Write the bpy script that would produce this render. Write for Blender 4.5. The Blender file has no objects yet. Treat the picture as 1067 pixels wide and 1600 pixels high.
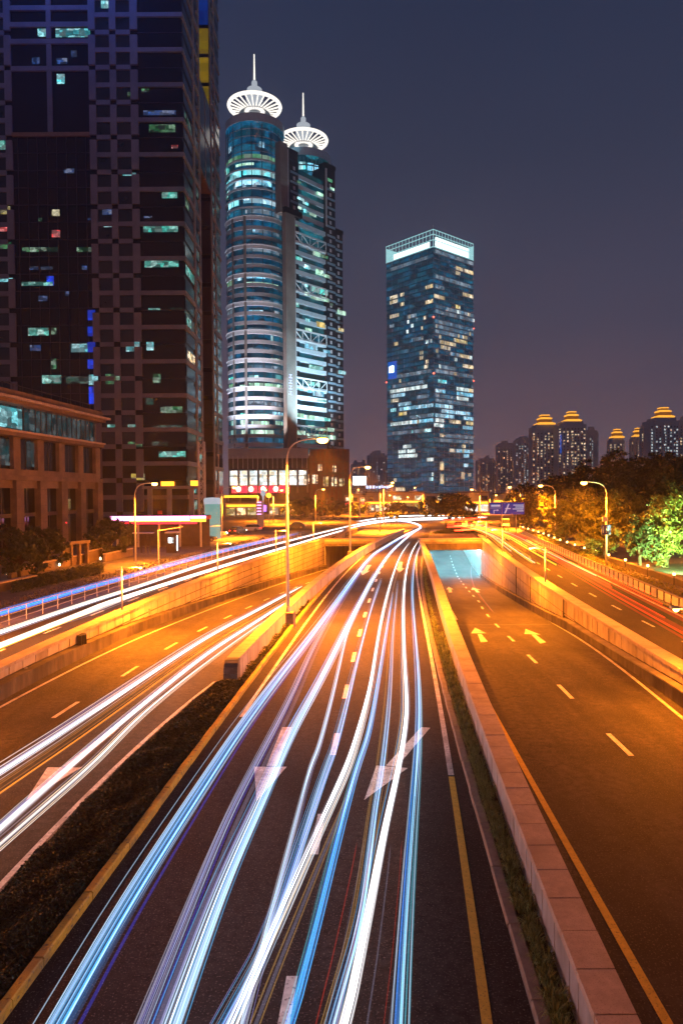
import bpy, math, random
import numpy as np
from mathutils import Vector, Matrix
random.seed(7)
RAD = math.radians
scene = bpy.context.scene
COL = scene.collection

# ------------------------------------------------------------------ camera
CAM_H, FPX, PITCH, ROLL = 8.3, 1090.0, RAD(1.68), RAD(0.35)
cam_d = bpy.data.cameras.new("Camera")
cam = bpy.data.objects.new("Camera", cam_d)
COL.objects.link(cam)
cam.location = (0, 0, CAM_H)
cam.rotation_euler = (math.pi / 2 - PITCH, ROLL, 0)
cam_d.sensor_fit = 'HORIZONTAL'
cam_d.sensor_width = 24.0
cam_d.lens = 24.0 * FPX / 1067.0
cam_d.clip_end = 6000
scene.camera = cam

# ------------------------------------------------------------------ sky, moonlight, exposure
world = bpy.data.worlds.new("World")
scene.world = world
world.use_nodes = True
wt = world.node_tree
wt.nodes.clear()
w_out = wt.nodes.new('ShaderNodeOutputWorld')
w_sky = wt.nodes.new('ShaderNodeTexSky')
w_sky.sky_type = 'NISHITA'
w_sky.sun_disc = False
w_sky.sun_elevation = RAD(-4)
w_sky.sun_rotation = RAD(200)
w_bg1 = wt.nodes.new('ShaderNodeBackground')
w_bg1.inputs[1].default_value = 0.06
wt.links.new(w_sky.outputs[0], w_bg1.inputs[0])
w_tc = wt.nodes.new('ShaderNodeTexCoord')
w_sep = wt.nodes.new('ShaderNodeSeparateXYZ')
wt.links.new(w_tc.outputs['Generated'], w_sep.inputs[0])
w_rmp = wt.nodes.new('ShaderNodeValToRGB')
cr = w_rmp.color_ramp
cr.elements[0].position = 0.0
cr.elements[0].color = (0.215, 0.150, 0.185, 1)
cr.elements[1].position = 1.0
cr.elements[1].color = (0.012, 0.018, 0.056, 1)
for p, c in ((0.10, (0.135, 0.100, 0.142, 1)), (0.22, (0.066, 0.066, 0.110, 1)), (0.42, (0.032, 0.041, 0.079, 1)), (0.62, (0.018, 0.028, 0.066, 1))):
    e = cr.elements.new(p)
    e.color = c
wt.links.new(w_sep.outputs['Z'], w_rmp.inputs[0])
w_nz = wt.nodes.new('ShaderNodeTexNoise')
w_nz.inputs['Scale'].default_value = 2.2
w_nz.inputs['Detail'].default_value = 3
wt.links.new(w_tc.outputs['Generated'], w_nz.inputs['Vector'])
w_mr = wt.nodes.new('ShaderNodeMapRange')
w_mr.inputs[3].default_value = 0.82
w_mr.inputs[4].default_value = 1.18
wt.links.new(w_nz.outputs[0], w_mr.inputs[0])
w_bg2 = wt.nodes.new('ShaderNodeBackground')
wt.links.new(w_rmp.outputs[0], w_bg2.inputs[0])
wt.links.new(w_mr.outputs[0], w_bg2.inputs[1])
w_add = wt.nodes.new('ShaderNodeAddShader')
wt.links.new(w_bg1.outputs[0], w_add.inputs[0])
wt.links.new(w_bg2.outputs[0], w_add.inputs[1])
wt.links.new(w_add.outputs[0], w_out.inputs[0])

sun_d = bpy.data.lights.new("dusk_sun", 'SUN')
sun_d.energy = 0.02
sun_d.angle = RAD(20)
sun_d.color = (0.75, 0.8, 1.0)
sun = bpy.data.objects.new("dusk_sun", sun_d)
COL.objects.link(sun)
sun.rotation_euler = (RAD(50), 0, RAD(25))

scene.view_settings.view_transform = 'Standard'
scene.view_settings.look = 'None'
scene.view_settings.gamma = 1
scene.view_settings.exposure = 0.0
scene.render.engine = 'CYCLES'
scene.cycles.use_denoising = True
scene.cycles.max_bounces = 4
scene.cycles.diffuse_bounces = 2
scene.cycles.glossy_bounces = 2
scene.cycles.adaptive_threshold = 0.02
scene.cycles.transparent_max_bounces = 64
scene.cycles.sample_clamp_indirect = 4
scene.cycles.use_light_tree = True
scene.cycles.light_sampling_threshold = 0.03

SODIUM = (1.0, 0.225, 0.008)

# ------------------------------------------------------------------ pixel -> direction helpers
def _rot():
    rx, ry = math.pi / 2 - PITCH, ROLL
    cx, sx, cy, sy = math.cos(rx), math.sin(rx), math.cos(ry), math.sin(ry)
    X = np.array([[1, 0, 0], [0, cx, -sx], [0, sx, cx]])
    Y = np.array([[cy, 0, sy], [0, 1, 0], [-sy, 0, cy]])
    return Y @ X
RM = _rot()
def ray(x, y):
    return RM @ np.array([(x - 533.5) / FPX, -(y - 800.0) / FPX, -1.0])
def G(x, y, z=0.0):
    d = ray(x, y)
    if callable(z):
        zz = 0.0
        for _ in range(60):
            t = (zz - CAM_H) / d[2]
            zz = .5 * zz + .5 * z(t * d[1])
        z = zz
    t = (z - CAM_H) / d[2]
    return float(t * d[0]), float(t * d[1]), float(z)
def at(x, y, Y):
    d = ray(x, y)
    t = Y / d[1]
    return Vector((t * d[0], Y, CAM_H + t * d[2]))
def hit(x, y, p0, n):
    d = ray(x, y)
    o = np.array([0, 0, CAM_H])
    t = np.dot(np.array(p0) - o, n) / np.dot(d, n)
    return o + t * d

class Curve1:
    """X as a function of the distance along the road: low-order fit, straight beyond its ends."""
    def __init__(s, pts, z=0.0, deg=3, shift=0.0):
        q = [G(p[0], p[1], z) for p in pts]
        s.lo, s.hi = q[0][1], q[-1][1]
        ys = np.array([a[1] for a in q]); xs = np.array([a[0] for a in q])
        s.c = np.polyfit(ys, xs, deg)
        s.dc = np.polyder(s.c)
        s.sh = shift
        s.lo = max(s.lo, 9)
    def __call__(s, d):
        if d < s.lo:
            return float(np.polyval(s.c, s.lo) + np.polyval(s.dc, s.lo) * (d - s.lo)) + s.sh
        if d > s.hi:
            return float(np.polyval(s.c, s.hi) + np.polyval(s.dc, s.hi) * (d - s.hi)) + s.sh
        return float(np.polyval(s.c, d)) + s.sh
def off(f, a):
    return lambda d: f(d) + a

def z_right(d):
    if d < 28: return 0.0
    if d < 42.7: return -.068 / 29.4 * (d - 28) ** 2
    if d < 108: return -.034 * 14.7 - .068 * (d - 42.7)
    return max(-.034 * 14.7 - .068 * 65.3 - .03 * (d - 108), -5.6)
def z_left(d):
    if d < 25: return 0.0
    if d < 45: return -.05 / 40 * (d - 25) ** 2
    return max(-.5 - .05 * (d - 45), -4.6)

LKERB = Curve1([(15,1600),(190,1340),(300,1180),(385,1085),(430,1020),(500,930),(560,870),(600,845)])
RLINE = Curve1([(744,1600),(743,1462),(730,1350),(716,1222),(696,1160),(675,1040),(667,991),(658,950),(650,900),(655,860),(663,845)])
CDASH = Curve1([(456,1560),(497,1275),(527,1143),(542,1075),(555,1018),(564,985),(572,956),(577,936)], deg=2)
BEDL = Curve1([(0,1395),(150,1240),(240,1150),(290,1105),(345,1062)], deg=2)
DCOPR = Curve1([(369,1034),(441,960),(509,899),(556,865),(600,840),(633,826)], 1.0)
LLINE = Curve1([(0,1105),(135,1035),(270,977),(369,936),(477,900)], z_left, deg=2)
LCOP = Curve1([(0,1040),(100,998),(200,955),(333,897),(447,860),(545,829)], 1.15)
FENCE = Curve1([(0,958),(140,916),(240,891),(297,873),(364,857),(467,833)], .9, deg=2)
RCOPL = Curve1([(922,1550),(770,1195),(735,1090),(715,1030),(692,950),(676,900),(664,870),(660,855)], 0.9)
RKERB = Curve1([(832,1600),(800,1476),(776,1396),(732,1232),(699,1119),(681,1047),(663,950),(656,900),(662,858)])
RULEFT = Curve1([(1044,1600),(952,1444),(880,1308),(808,1180),(760,1096),(732,1044)], z_right, deg=2)
RUDASH = Curve1([(967,1163),(882,1079),(831,1031),(798,999),(775,975),(748,940)], z_right, deg=2)
RURIGHT = Curve1([(1067,1120),(945,1028),(880,985),(820,945),(760,905)], z_right, deg=2)
RWALL = Curve1([(1067,1046),(960,980),(880,934),(840,909),(800,875),(757,845)], 1.3, deg=2)
RSDASH = Curve1([(1012,975),(966,951),(930,932),(902,917),(870,898)], deg=2)
RSRAIL = Curve1([(1067,955),(1000,925),(945,898),(880,868),(830,843)], deg=2)
RBOL = Curve1([(1053,897),(1012,884),(977,875),(951,866),(930,861),(898,851),(866,838),(815,822)], 1.0, deg=2)
zero = lambda d: 0.0

# ------------------------------------------------------------------ materials
MATS = {}
def nt(name):
    m = bpy.data.materials.new(name)
    m.use_nodes = True
    t = m.node_tree
    t.nodes.clear()
    out = t.nodes.new('ShaderNodeOutputMaterial')
    return m, t, out
def pos_node(t, scale=(1, 1, 1)):
    g = t.nodes.new('ShaderNodeNewGeometry')
    mp = t.nodes.new('ShaderNodeMapping')
    mp.inputs['Scale'].default_value = scale
    t.links.new(g.outputs['Position'], mp.inputs['Vector'])
    return mp.outputs[0]
def surf(name, c1, c2, scale=1.0, rough=0.7, bump=0.0, speck=None, speck_scale=40, metal=0.0, c3=None, c3_scale=0.15, stretch=(1,1,1), spec=0.5, bump_scale=None, bump_dist=0.02, lane=None):
    """Base colour varied between c1 and c2 by noise, optional large blotches of c3, fine specks and relief."""
    m, t, out = nt(name)
    b = t.nodes.new('ShaderNodeBsdfPrincipled')
    t.links.new(b.outputs[0], out.inputs[0])
    b.inputs['Roughness'].default_value = rough
    b.inputs['Metallic'].default_value = metal
    b.inputs['Specular IOR Level'].default_value = spec
    v = pos_node(t, stretch)
    n = t.nodes.new('ShaderNodeTexNoise')
    n.inputs['Scale'].default_value = scale
    n.inputs['Detail'].default_value = 6
    n.inputs['Roughness'].default_value = .65
    t.links.new(v, n.inputs['Vector'])
    r = t.nodes.new('ShaderNodeValToRGB')
    r.color_ramp.elements[0].position = .35
    r.color_ramp.elements[1].position = .65
    r.color_ramp.elements[0].color = (*c1, 1)
    r.color_ramp.elements[1].color = (*c2, 1)
    t.links.new(n.outputs[0], r.inputs[0])
    colr = r.outputs[0]
    def mixin(fac_out, other):
        nonlocal colr
        mx = t.nodes.new('ShaderNodeMixRGB')
        t.links.new(fac_out, mx.inputs[0])
        t.links.new(colr, mx.inputs[1])
        mx.inputs[2].default_value = (*other, 1)
        colr = mx.outputs[0]
    if c3:
        n3 = t.nodes.new('ShaderNodeTexNoise')
        n3.inputs['Scale'].default_value = c3_scale
        n3.inputs['Detail'].default_value = 4
        t.links.new(v, n3.inputs['Vector'])
        r3 = t.nodes.new('ShaderNodeMapRange')
        r3.inputs[1].default_value = .48; r3.inputs[2].default_value = .68
        t.links.new(n3.outputs[0], r3.inputs[0])
        mixin(r3.outputs[0], c3)
    if lane:
        vl = pos_node(t, (.9, .035, 1))
        n4 = t.nodes.new('ShaderNodeTexNoise')
        n4.inputs['Scale'].default_value = 1.3
        n4.inputs['Detail'].default_value = 5
        t.links.new(vl, n4.inputs['Vector'])
        r4 = t.nodes.new('ShaderNodeMapRange')
        r4.inputs[1].default_value = .45; r4.inputs[2].default_value = .72; r4.inputs[4].default_value = .75
        t.links.new(n4.outputs[0], r4.inputs[0])
        mixin(r4.outputs[0], lane)
        vc = t.nodes.new('ShaderNodeTexVoronoi'); vc.feature = 'DISTANCE_TO_EDGE'; vc.inputs['Scale'].default_value = .16
        vn = t.nodes.new('ShaderNodeVectorMath'); vn.operation = 'ADD'
        t.links.new(v, vn.inputs[0]); t.links.new(n.outputs['Color'], vn.inputs[1])
        t.links.new(vn.outputs[0], vc.inputs['Vector'])
        rc = t.nodes.new('ShaderNodeMapRange'); rc.inputs[1].default_value = .0; rc.inputs[2].default_value = .006; rc.inputs[3].default_value = .8; rc.inputs[4].default_value = 0
        t.links.new(vc.outputs['Distance'], rc.inputs[0])
        mixin(rc.outputs[0], (.012, .011, .011))
    if speck:
        n2 = t.nodes.new('ShaderNodeTexNoise')
        n2.inputs['Scale'].default_value = speck_scale
        n2.inputs['Detail'].default_value = 2
        t.links.new(v, n2.inputs['Vector'])
        r2 = t.nodes.new('ShaderNodeMapRange')
        r2.inputs[1].default_value = .58; r2.inputs[2].default_value = .7
        t.links.new(n2.outputs[0], r2.inputs[0])
        mixin(r2.outputs[0], speck)
    t.links.new(colr, b.inputs['Base Color'])
    if bump:
        nb = t.nodes.new('ShaderNodeTexNoise')
        nb.inputs['Scale'].default_value = bump_scale or scale * 8
        nb.inputs['Detail'].default_value = 4
        t.links.new(v, nb.inputs['Vector'])
        bp = t.nodes.new('ShaderNodeBump')
        bp.inputs['Strength'].default_value = bump
        bp.inputs['Distance'].default_value = bump_dist
        t.links.new(nb.outputs[0], bp.inputs['Height'])
        t.links.new(bp.outputs[0], b.inputs['Normal'])
    MATS[name] = m
    return m
def glow(name, col, strength, sampled=True):
    m, t, out = nt(name)
    e = t.nodes.new('ShaderNodeEmission')
    e.inputs[0].default_value = (*col, 1)
    e.inputs[1].default_value = strength
    t.links.new(e.outputs[0], out.inputs[0])
    if not sampled:
        m.cycles.emission_sampling = 'NONE'
    MATS[name] = m
    return m
def streak_mat(name, col, strength):
    """Light left in the air: adds to what is behind it."""
    m, t, out = nt(name)
    e = t.nodes.new('ShaderNodeEmission')
    e.inputs[0].default_value = (*col, 1)
    e.inputs[1].default_value = strength
    tr = t.nodes.new('ShaderNodeBsdfTransparent')
    a = t.nodes.new('ShaderNodeAddShader')
    t.links.new(e.outputs[0], a.inputs[0])
    t.links.new(tr.outputs[0], a.inputs[1])
    t.links.new(a.outputs[0], out.inputs[0])
    m.cycles.emission_sampling = 'NONE'
    MATS[name] = m
    return m
def litwin(name, col, strength, cell=(1.3, 1.3, 0.9), dark=0.12, warm=None):
    """A lit room behind glass: blinds, ceiling lamps and dark furniture as uneven cells of light; also the glow added to tower glass."""
    m, t, out = nt(name)
    v = pos_node(t, tuple(1.0 / c for c in cell))
    vo = t.nodes.new('ShaderNodeTexVoronoi')
    vo.distance = 'CHEBYCHEV'
    vo.inputs['Scale'].default_value = 1.0
    vo.inputs['Randomness'].default_value = .75
    t.links.new(v, vo.inputs['Vector'])
    sp = t.nodes.new('ShaderNodeSeparateColor')
    t.links.new(vo.outputs['Color'], sp.inputs[0])
    n = t.nodes.new('ShaderNodeTexNoise')
    n.inputs['Scale'].default_value = 1.9
    n.inputs['Detail'].default_value = 3
    t.links.new(v, n.inputs['Vector'])
    mm = t.nodes.new('ShaderNodeMath'); mm.operation = 'MULTIPLY'
    t.links.new(sp.outputs[0], mm.inputs[0]); t.links.new(n.outputs[0], mm.inputs[1])
    pw = t.nodes.new('ShaderNodeMath'); pw.operation = 'POWER'
    t.links.new(mm.outputs[0], pw.inputs[0]); pw.inputs[1].default_value = 1.6
    ml = t.nodes.new('ShaderNodeMath'); ml.operation = 'MULTIPLY_ADD'
    t.links.new(pw.outputs[0], ml.inputs[0]); ml.inputs[1].default_value = strength * 3.2; ml.inputs[2].default_value = strength * dark
    mx = t.nodes.new('ShaderNodeMixRGB')
    mx.inputs[1].default_value = (*col, 1)
    mx.inputs[2].default_value = (*(warm or tuple(min(1, c * .5 + .5) for c in col)), 1)
    t.links.new(sp.outputs[1], mx.inputs[0])
    e = t.nodes.new('ShaderNodeEmission')
    t.links.new(mx.outputs[0], e.inputs[0]); t.links.new(ml.outputs[0], e.inputs[1])
    gl = t.nodes.new('ShaderNodeBsdfGlossy'); gl.inputs['Roughness'].default_value = .1
    gl.inputs[0].default_value = (.05, .05, .05, 1)
    a = t.nodes.new('ShaderNodeAddShader')
    t.links.new(e.outputs[0], a.inputs[0]); t.links.new(gl.outputs[0], a.inputs[1])
    t.links.new(a.outputs[0], out.inputs[0])
    m.cycles.emission_sampling = 'NONE'
    MATS[name] = m
    return m
def leafmat(name, c1, c2):
    m, t, out = nt(name)
    oi = t.nodes.new('ShaderNodeNewGeometry')
    r = t.nodes.new('ShaderNodeValToRGB')
    r.color_ramp.elements[0].color = (*c1, 1); r.color_ramp.elements[1].color = (*c2, 1)
    t.links.new(oi.outputs['Random Per Island'], r.inputs[0])
    d = t.nodes.new('ShaderNodeBsdfPrincipled'); d.inputs['Roughness'].default_value = .55
    tl = t.nodes.new('ShaderNodeBsdfTranslucent')
    t.links.new(r.outputs[0], d.inputs['Base Color']); t.links.new(r.outputs[0], tl.inputs[0])
    mx = t.nodes.new('ShaderNodeMixShader'); mx.inputs[0].default_value = .3
    t.links.new(d.outputs[0], mx.inputs[1]); t.links.new(tl.outputs[0], mx.inputs[2])
    t.links.new(mx.outputs[0], out.inputs[0])
    MATS[name] = m
    return m

surf('asphalt', (.016, .014, .015), (.046, .041, .041), 5.0, .8, .5, spec=.18, speck=(.13, .115, .11), speck_scale=26, c3=(.018, .016, .017), c3_scale=.35, lane=(.014, .013, .014), bump_scale=60, bump_dist=.012)
surf('asphalt_ramp', (.036, .032, .028), (.085, .076, .066), 4.0, .8, .5, spec=.2, speck=(.14, .125, .11), speck_scale=24, c3=(.030, .027, .024), c3_scale=.25, lane=(.024, .021, .019), bump_scale=60, bump_dist=.012)
surf('asphalt_patch', (.014, .0125, .013), (.040, .036, .036), 6, .7, .5, speck=(.08, .075, .07), speck_scale=26, bump_scale=60, bump_dist=.012)
surf('paving', (.09, .085, .08), (.15, .14, .13), .8, .8, .2, c3=(.07, .065, .06))
surf('pale_paving', (.22, .2, .17), (.32, .29, .25), 1.5, .8, .2)
surf('paint_white', (.52, .50, .47), (.80, .78, .74), 6, .6, .3, speck=(.16, .15, .14), speck_scale=16, c3=(.36, .34, .32), c3_scale=1.3)
surf('paint_yellow', (.55, .36, .03), (.72, .48, .05), 6, .6, .2, speck=(.3, .2, .03), speck_scale=25)
surf('kerb_yellow', (.50, .33, .03), (.66, .45, .05), 5, .65, .4, speck=(.16, .13, .07), speck_scale=9, c3=(.3, .22, .06), c3_scale=1.2)
surf('kerb_stone', (.14, .12, .11), (.22, .19, .17), 4, .75, .4)
surf('granite', (.44, .36, .30), (.56, .47, .40), 7, .6, .2, speck=(.3, .24, .2), speck_scale=40, c3=(.36, .29, .24), c3_scale=1.1)
surf('tile', (.46, .41, .36), (.58, .53, .47), 3, .45, .1, c3=(.28, .24, .20), c3_scale=.8, stretch=(1, 1, .3))
surf('tile_grey', (.30, .31, .33), (.42, .43, .45), 2.5, .5, .1, c3=(.22, .22, .23), c3_scale=1.6, stretch=(1, 1, .25))
surf('concrete', (.20, .18, .16), (.30, .27, .24), 1.6, .8, .3, c3=(.12, .11, .10), c3_scale=.5)
surf('dark_concrete', (.06, .055, .05), (.16, .14, .12), 1.4, .85, .4, c3=(.045, .04, .035), c3_scale=.6, stretch=(1, 1, .35))
surf('soil', (.012, .011, .009), (.03, .025, .02), 5, .95, .5)
surf('metal_grey', (.32, .32, .33), (.40, .40, .41), 4, .4, 0, metal=.6)
surf('metal_white', (.55, .55, .55), (.66, .66, .66), 4, .45)
surf('metal_dark', (.03, .03, .03), (.05, .05, .05), 4, .5)
surf('slat_blue', (.04, .05, .07), (.08, .09, .12), 3, .5)
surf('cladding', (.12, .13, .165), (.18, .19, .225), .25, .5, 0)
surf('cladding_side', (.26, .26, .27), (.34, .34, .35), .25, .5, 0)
surf('bronze', (.16, .10, .05), (.22, .14, .07), .5, .5)
surf('stone_warm', (.14, .105, .08), (.21, .16, .12), .9, .7, .15, c3=(.11, .085, .065), c3_scale=.4)
surf('stone_dark', (.05, .042, .036), (.09, .075, .065), .8, .6)
surf('ring_white', (.62, .64, .68), (.72, .74, .78), .4, .5)
surf('ring_grey', (.42, .43, .47), (.50, .51, .55), .4, .5)
surf('shaft', (.20, .18, .17), (.28, .25, .23), .2, .7, c3=(.17, .15, .14), c3_scale=.06)
surf('spandrel_blue', (.16, .28, .38), (.22, .36, .46), .3, .4)
surf('spandrel_pale', (.50, .60, .68), (.60, .70, .78), .3, .4)
surf('brick_red', (.16, .07, .045), (.24, .11, .07), .8, .8)
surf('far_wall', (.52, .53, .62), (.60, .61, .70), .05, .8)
surf('glass', (.010, .016, .024), (.016, .024, .034), .3, .12, spec=.6)
surf('glass_black', (.004, .005, .007), (.007, .008, .010), .3, .1, spec=.35)
surf('glass_teal_glow0', (.008, .05, .08), (.012, .075, .11), .25, .12, spec=.7)
surf('glass_blue_glow0', (.007, .032, .07), (.012, .045, .09), .25, .14, spec=.7)
surf('glass_panel', (.02, .018, .03), (.03, .028, .045), .2, .3)
surf('bark', (.04, .03, .022), (.08, .06, .045), 3, .9, .6)
surf('sign_blue', (.015, .03, .25), (.02, .04, .30), 2, .4)
surf('rubber', (.01, .01, .01), (.02, .02, .02), 5, .8)
surf('car_silver', (.4, .4, .42), (.46, .46, .48), 2, .25, metal=.6)
surf('car_dark', (.02, .02, .025), (.03, .03, .035), 2, .2)
surf('car_white', (.6, .6, .6), (.66, .66, .66), 2, .25)
surf('facade_pale', (.40, .34, .28), (.52, .45, .38), .4, .7)
surf('red_wall', (.30, .035, .02), (.40, .05, .03), 1, .7)
leafmat('leaf', (.05, .075, .018), (.16, .18, .04))
leafmat('leaf_dark', (.018, .03, .012), (.04, .06, .022))
leafmat('leaf_hedge', (.005, .009, .004), (.040, .052, .018))
leafmat('leaf_grass', (.04, .07, .015), (.26, .32, .11))
leafmat('leaf_yellow', (.10, .12, .015), (.34, .30, .03))
leafmat('leaf_red', (.03, .035, .012), (.09, .05, .02))

glow('bulb', (1.0, .46, .08), 22)
glow('bulb_small', (1.0, .55, .15), 14)
glow('crown_white', (1.0, .94, .84), 1.5)
glow('crown_dim', (.80, .88, 1.0), .55)
glow('tower_top', (.45, .90, .95), .9)
glow('tower_top_bright', (.80, 1.0, .98), 2.4)
glow('tunnel_lamp', (.24, .78, 1.0), 220.0)
glow('sign_pink', (1.0, .34, .80), 4.0)
glow('sign_red', (1.0, .03, .05), 2.5)
glow('sign_orange', (1.0, .33, .02), 4.0)
glow('sign_yellow', (1.0, .50, .05), 2.6)
glow('sign_white', (.9, .95, 1.0), 3.0)
glow('sign_bluewhite', (.55, .65, 1.0), 2.0)
glow('sign_violet', (.35, .12, 1.0), 3.5)
glow('lantern', (1.0, .80, .50), 4.0)
glow('signal_green', (.05, 1.0, .62), 14)
glow('gold', (1.0, .42, .04), 1.8)
glow('gold_dim', (1.0, .30, .02), .25)
glow('aviation', (1.0, .10, .05), 8)
glow('logo_blue', (.01, .15, .9), .7)
glow('logo_white', (.70, .95, 1.0), 4.0)
glow('headlight', (1, .93, .8), 25)
glow('taillight', (1, .04, .02), 8)
glow('sign_blue_glow', (.045, .06, .62), .28)  # glow added to the road sign in place of headlight light thrown back
glow('sign_text_glow', (.75, .78, 1.0), .55)  # added glow for the sign's white marks too
glow('teal_wash', (.30, .75, .70), .45)
litwin('lit_cyan', (.10, .75, .85), .9)
litwin('lit_teal', (.05, .62, .50), .8)
litwin('lit_green', (.08, .50, .16), .42, dark=.05)
litwin('lit_dimgreen', (.03, .30, .18), .22, dark=.04)
litwin('lit_yellow', (.80, .62, .10), .8)
litwin('lit_red', (1.0, .03, .03), .9)
litwin('lit_blue', (.02, .06, .9), .55, cell=(3, 3, 3), dark=.5, warm=(.02, .08, 1))
litwin('lit_bluedim', (.05, .2, .8), .32)
litwin('lit_warm', (1.0, .68, .28), 1.6)
litwin('lit_white', (.75, .95, .95), 1.1)
litwin('lit_skyblue', (.16, .62, .95), .9)
litwin('lit_palegreen', (.55, .95, .55), 1.0)
litwin('lit_hall', (1.0, .84, .58), 1.2, cell=(1.6, 1.6, 1.4), dark=.7, warm=(.8, .95, 1))
litwin('panel_yellow', (.50, .34, .01), .20, cell=(4, 4, 2), dark=1.0, warm=(.62, .36, .01))
litwin('panel_blue', (.01, .05, .5), .25, cell=(3, 3, 3), dark=.8, warm=(.01, .08, .6))
litwin('glass_blue_glow', (.0, .13, .30), .58, cell=(7, 7, 3.7), dark=.22, warm=(.01, .16, .26))  # dim glow added to the core glass to brighten the dark towers
litwin('glass_teal_glow', (.0, .17, .30), .48, cell=(6, 6, 3.9), dark=.25, warm=(.02, .24, .28))  # same added glow for the teal core glass
for nm, c_, st_ in (('warm', (1.0, .74, .36), .9), ('white', (.72, .95, .95), 1.2), ('skyblue', (.16, .66, .95), 1.15), ('cyan', (.10, .78, .88), 1.2), ('bluedim', (.08, .30, .52), .5), ('yellow', (.9, .66, .16), .8), ('teal', (.05, .66, .58), 1.1), ('palegreen', (.45, .95, .66), 1.1), ('green', (.10, .55, .25), .5)):
    litwin('far_' + nm, c_, st_, cell=(3.2, 3.2, 5), dark=.42)
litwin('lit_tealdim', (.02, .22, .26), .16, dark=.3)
for k, (c, s) in {'white': ((1.0, .96, .96), 0.34), 'hot': ((1.0, .97, .98), .75), 'bluewhite': ((.55, .76, 1.0), 0.24), 'blue': ((.03, .26, 1.0), 0.26), 'deepblue': ((.03, .06, .7), 0.14),
                  'sky': ((.10, .52, 1.0), 0.24), 'teal': ((.08, .50, .66), 0.17), 'violet': ((.40, .40, .95), 0.17), 'gold': ((.70, .40, .12), 0.14), 'bluehot': ((.02, .28, 1.0), .6),
                  'faint': ((.5, .5, .75), .06), 'red': ((1.0, .04, .012), 1.0), 'redfaint': ((1.0, .05, .02), .10), 'orange': ((1.0, .28, .02), .6),
                  'yellow': ((1.0, .55, .04), .8), 'warm': ((1.0, .80, .56), .6), 'softwhite': ((.80, .80, 1.0), 0.12),
                  'redhot': ((1.0, .03, .01), 3.2), 'redmid': ((1.0, .045, .012), .38), 'veil_blue': ((.06, .38, 1.0), 0.045), 'veil_white': ((.75, .82, 1.0), 0.04), 'veil_teal': ((.08, .45, .70), 0.035), 'veil_violet': ((.30, .32, .9), 0.035), 'veil_red': ((1.0, .05, .02), .05)}.items():
    streak_mat('st_' + k, c, s)
MATS['st_redhot'].cycles.emission_sampling = 'AUTO'

# ------------------------------------------------------------------ mesh helpers
class MB:
    def __init__(s):
        s.v = []; s.f = []
    def quad(s, a, b, c, d):
        i = len(s.v); s.v += [tuple(a), tuple(b), tuple(c), tuple(d)]; s.f.append((i, i + 1, i + 2, i + 3)); return s
    def hexa(s, lo, hi):
        """lo, hi: four corners each (counter-clockwise from above)."""
        i = len(s.v); s.v += [tuple(p) for p in lo] + [tuple(p) for p in hi]
        s.f += [(i + 3, i + 2, i + 1, i), (i + 4, i + 5, i + 6, i + 7)] + [(i + k, i + (k + 1) % 4, i + 4 + (k + 1) % 4, i + 4 + k) for k in range(4)]
        return s
    def box(s, x0, x1, y0, y1, z0, z1):
        return s.hexa([(x0, y0, z0), (x1, y0, z0), (x1, y1, z0), (x0, y1, z0)], [(x0, y0, z1), (x1, y0, z1), (x1, y1, z1), (x0, y1, z1)])
    def tube(s, pts, rad, n=8, caps=True):
        pts = [Vector(p) for p in pts]
        if not isinstance(rad, (list, tuple)): rad = [rad] * len(pts)
        base = len(s.v)
        for k, p in enumerate(pts):
            t = (pts[min(k + 1, len(pts) - 1)] - pts[max(k - 1, 0)]).normalized()
            up = Vector((0, 0, 1)) if abs(t.z) < .9 else Vector((1, 0, 0))
            a = t.cross(up).normalized(); b = a.cross(t)
            for j in range(n):
                th = 2 * math.pi * j / n
                s.v.append(tuple(p + (a * math.cos(th) + b * math.sin(th)) * rad[k]))
        for k in range(len(pts) - 1):
            for j in range(n):
                j2 = (j + 1) % n
                s.f.append((base + k * n + j, base + k * n + j2, base + (k + 1) * n + j2, base + (k + 1) * n + j))
        if caps:
            s.f.append(tuple(base + j for j in range(n))[::-1]); s.f.append(tuple(base + (len(pts) - 1) * n + j for j in range(n)))
        return s
    def lathe(s, prof, cx=0, cy=0, n=24, a0=0, a1=2 * math.pi):
        full = abs(a1 - a0 - 2 * math.pi) < 1e-6
        m = n if full else n + 1
        base = len(s.v)
        for (r, z) in prof:
            for j in range(m):
                a = a0 + (a1 - a0) * j / n
                s.v.append((cx + r * math.cos(a), cy + r * math.sin(a), z))
        for k in range(len(prof) - 1):
            for j in range(n):
                j2 = (j + 1) % m
                s.f.append((base + k * m + j, base + k * m + j2, base + (k + 1) * m + j2, base + (k + 1) * m + j))
        return s
    def mesh(s, name, mat, smooth=False):
        me = bpy.data.meshes.new(name)
        me.from_pydata(s.v, [], s.f)
        me.materials.append(MATS[mat])
        if smooth:
            me.polygons.foreach_set('use_smooth', [True] * len(me.polygons))
        return me
    def build(s, name, mat, parent=None, smooth=False, kind=None):
        return link(name, s.mesh(name, mat, smooth), parent, kind=kind)
def link(name, me, parent=None, loc=None, rot=None, scale=None, kind=None):
    o = bpy.data.objects.new(name, me)
    COL.objects.link(o)
    if parent: o.parent = parent
    if loc is not None: o.location = loc
    if rot is not None: o.rotation_euler = rot
    if scale is not None: o.scale = scale
    if kind: o['kind'] = kind
    return o
def thing(name, label, cat, loc=(0, 0, 0), rz=0.0, group=None):
    o = bpy.data.objects.new(name, None)
    COL.objects.link(o)
    o.location = loc; o.rotation_euler = (0, 0, rz)
    o.empty_display_size = .3
    return tag(o, label, cat, group)
def tag(o, label, cat, group=None):
    o['label'] = label; o['category'] = cat
    if group: o['group'] = group
    return o
_unit = {}
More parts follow.
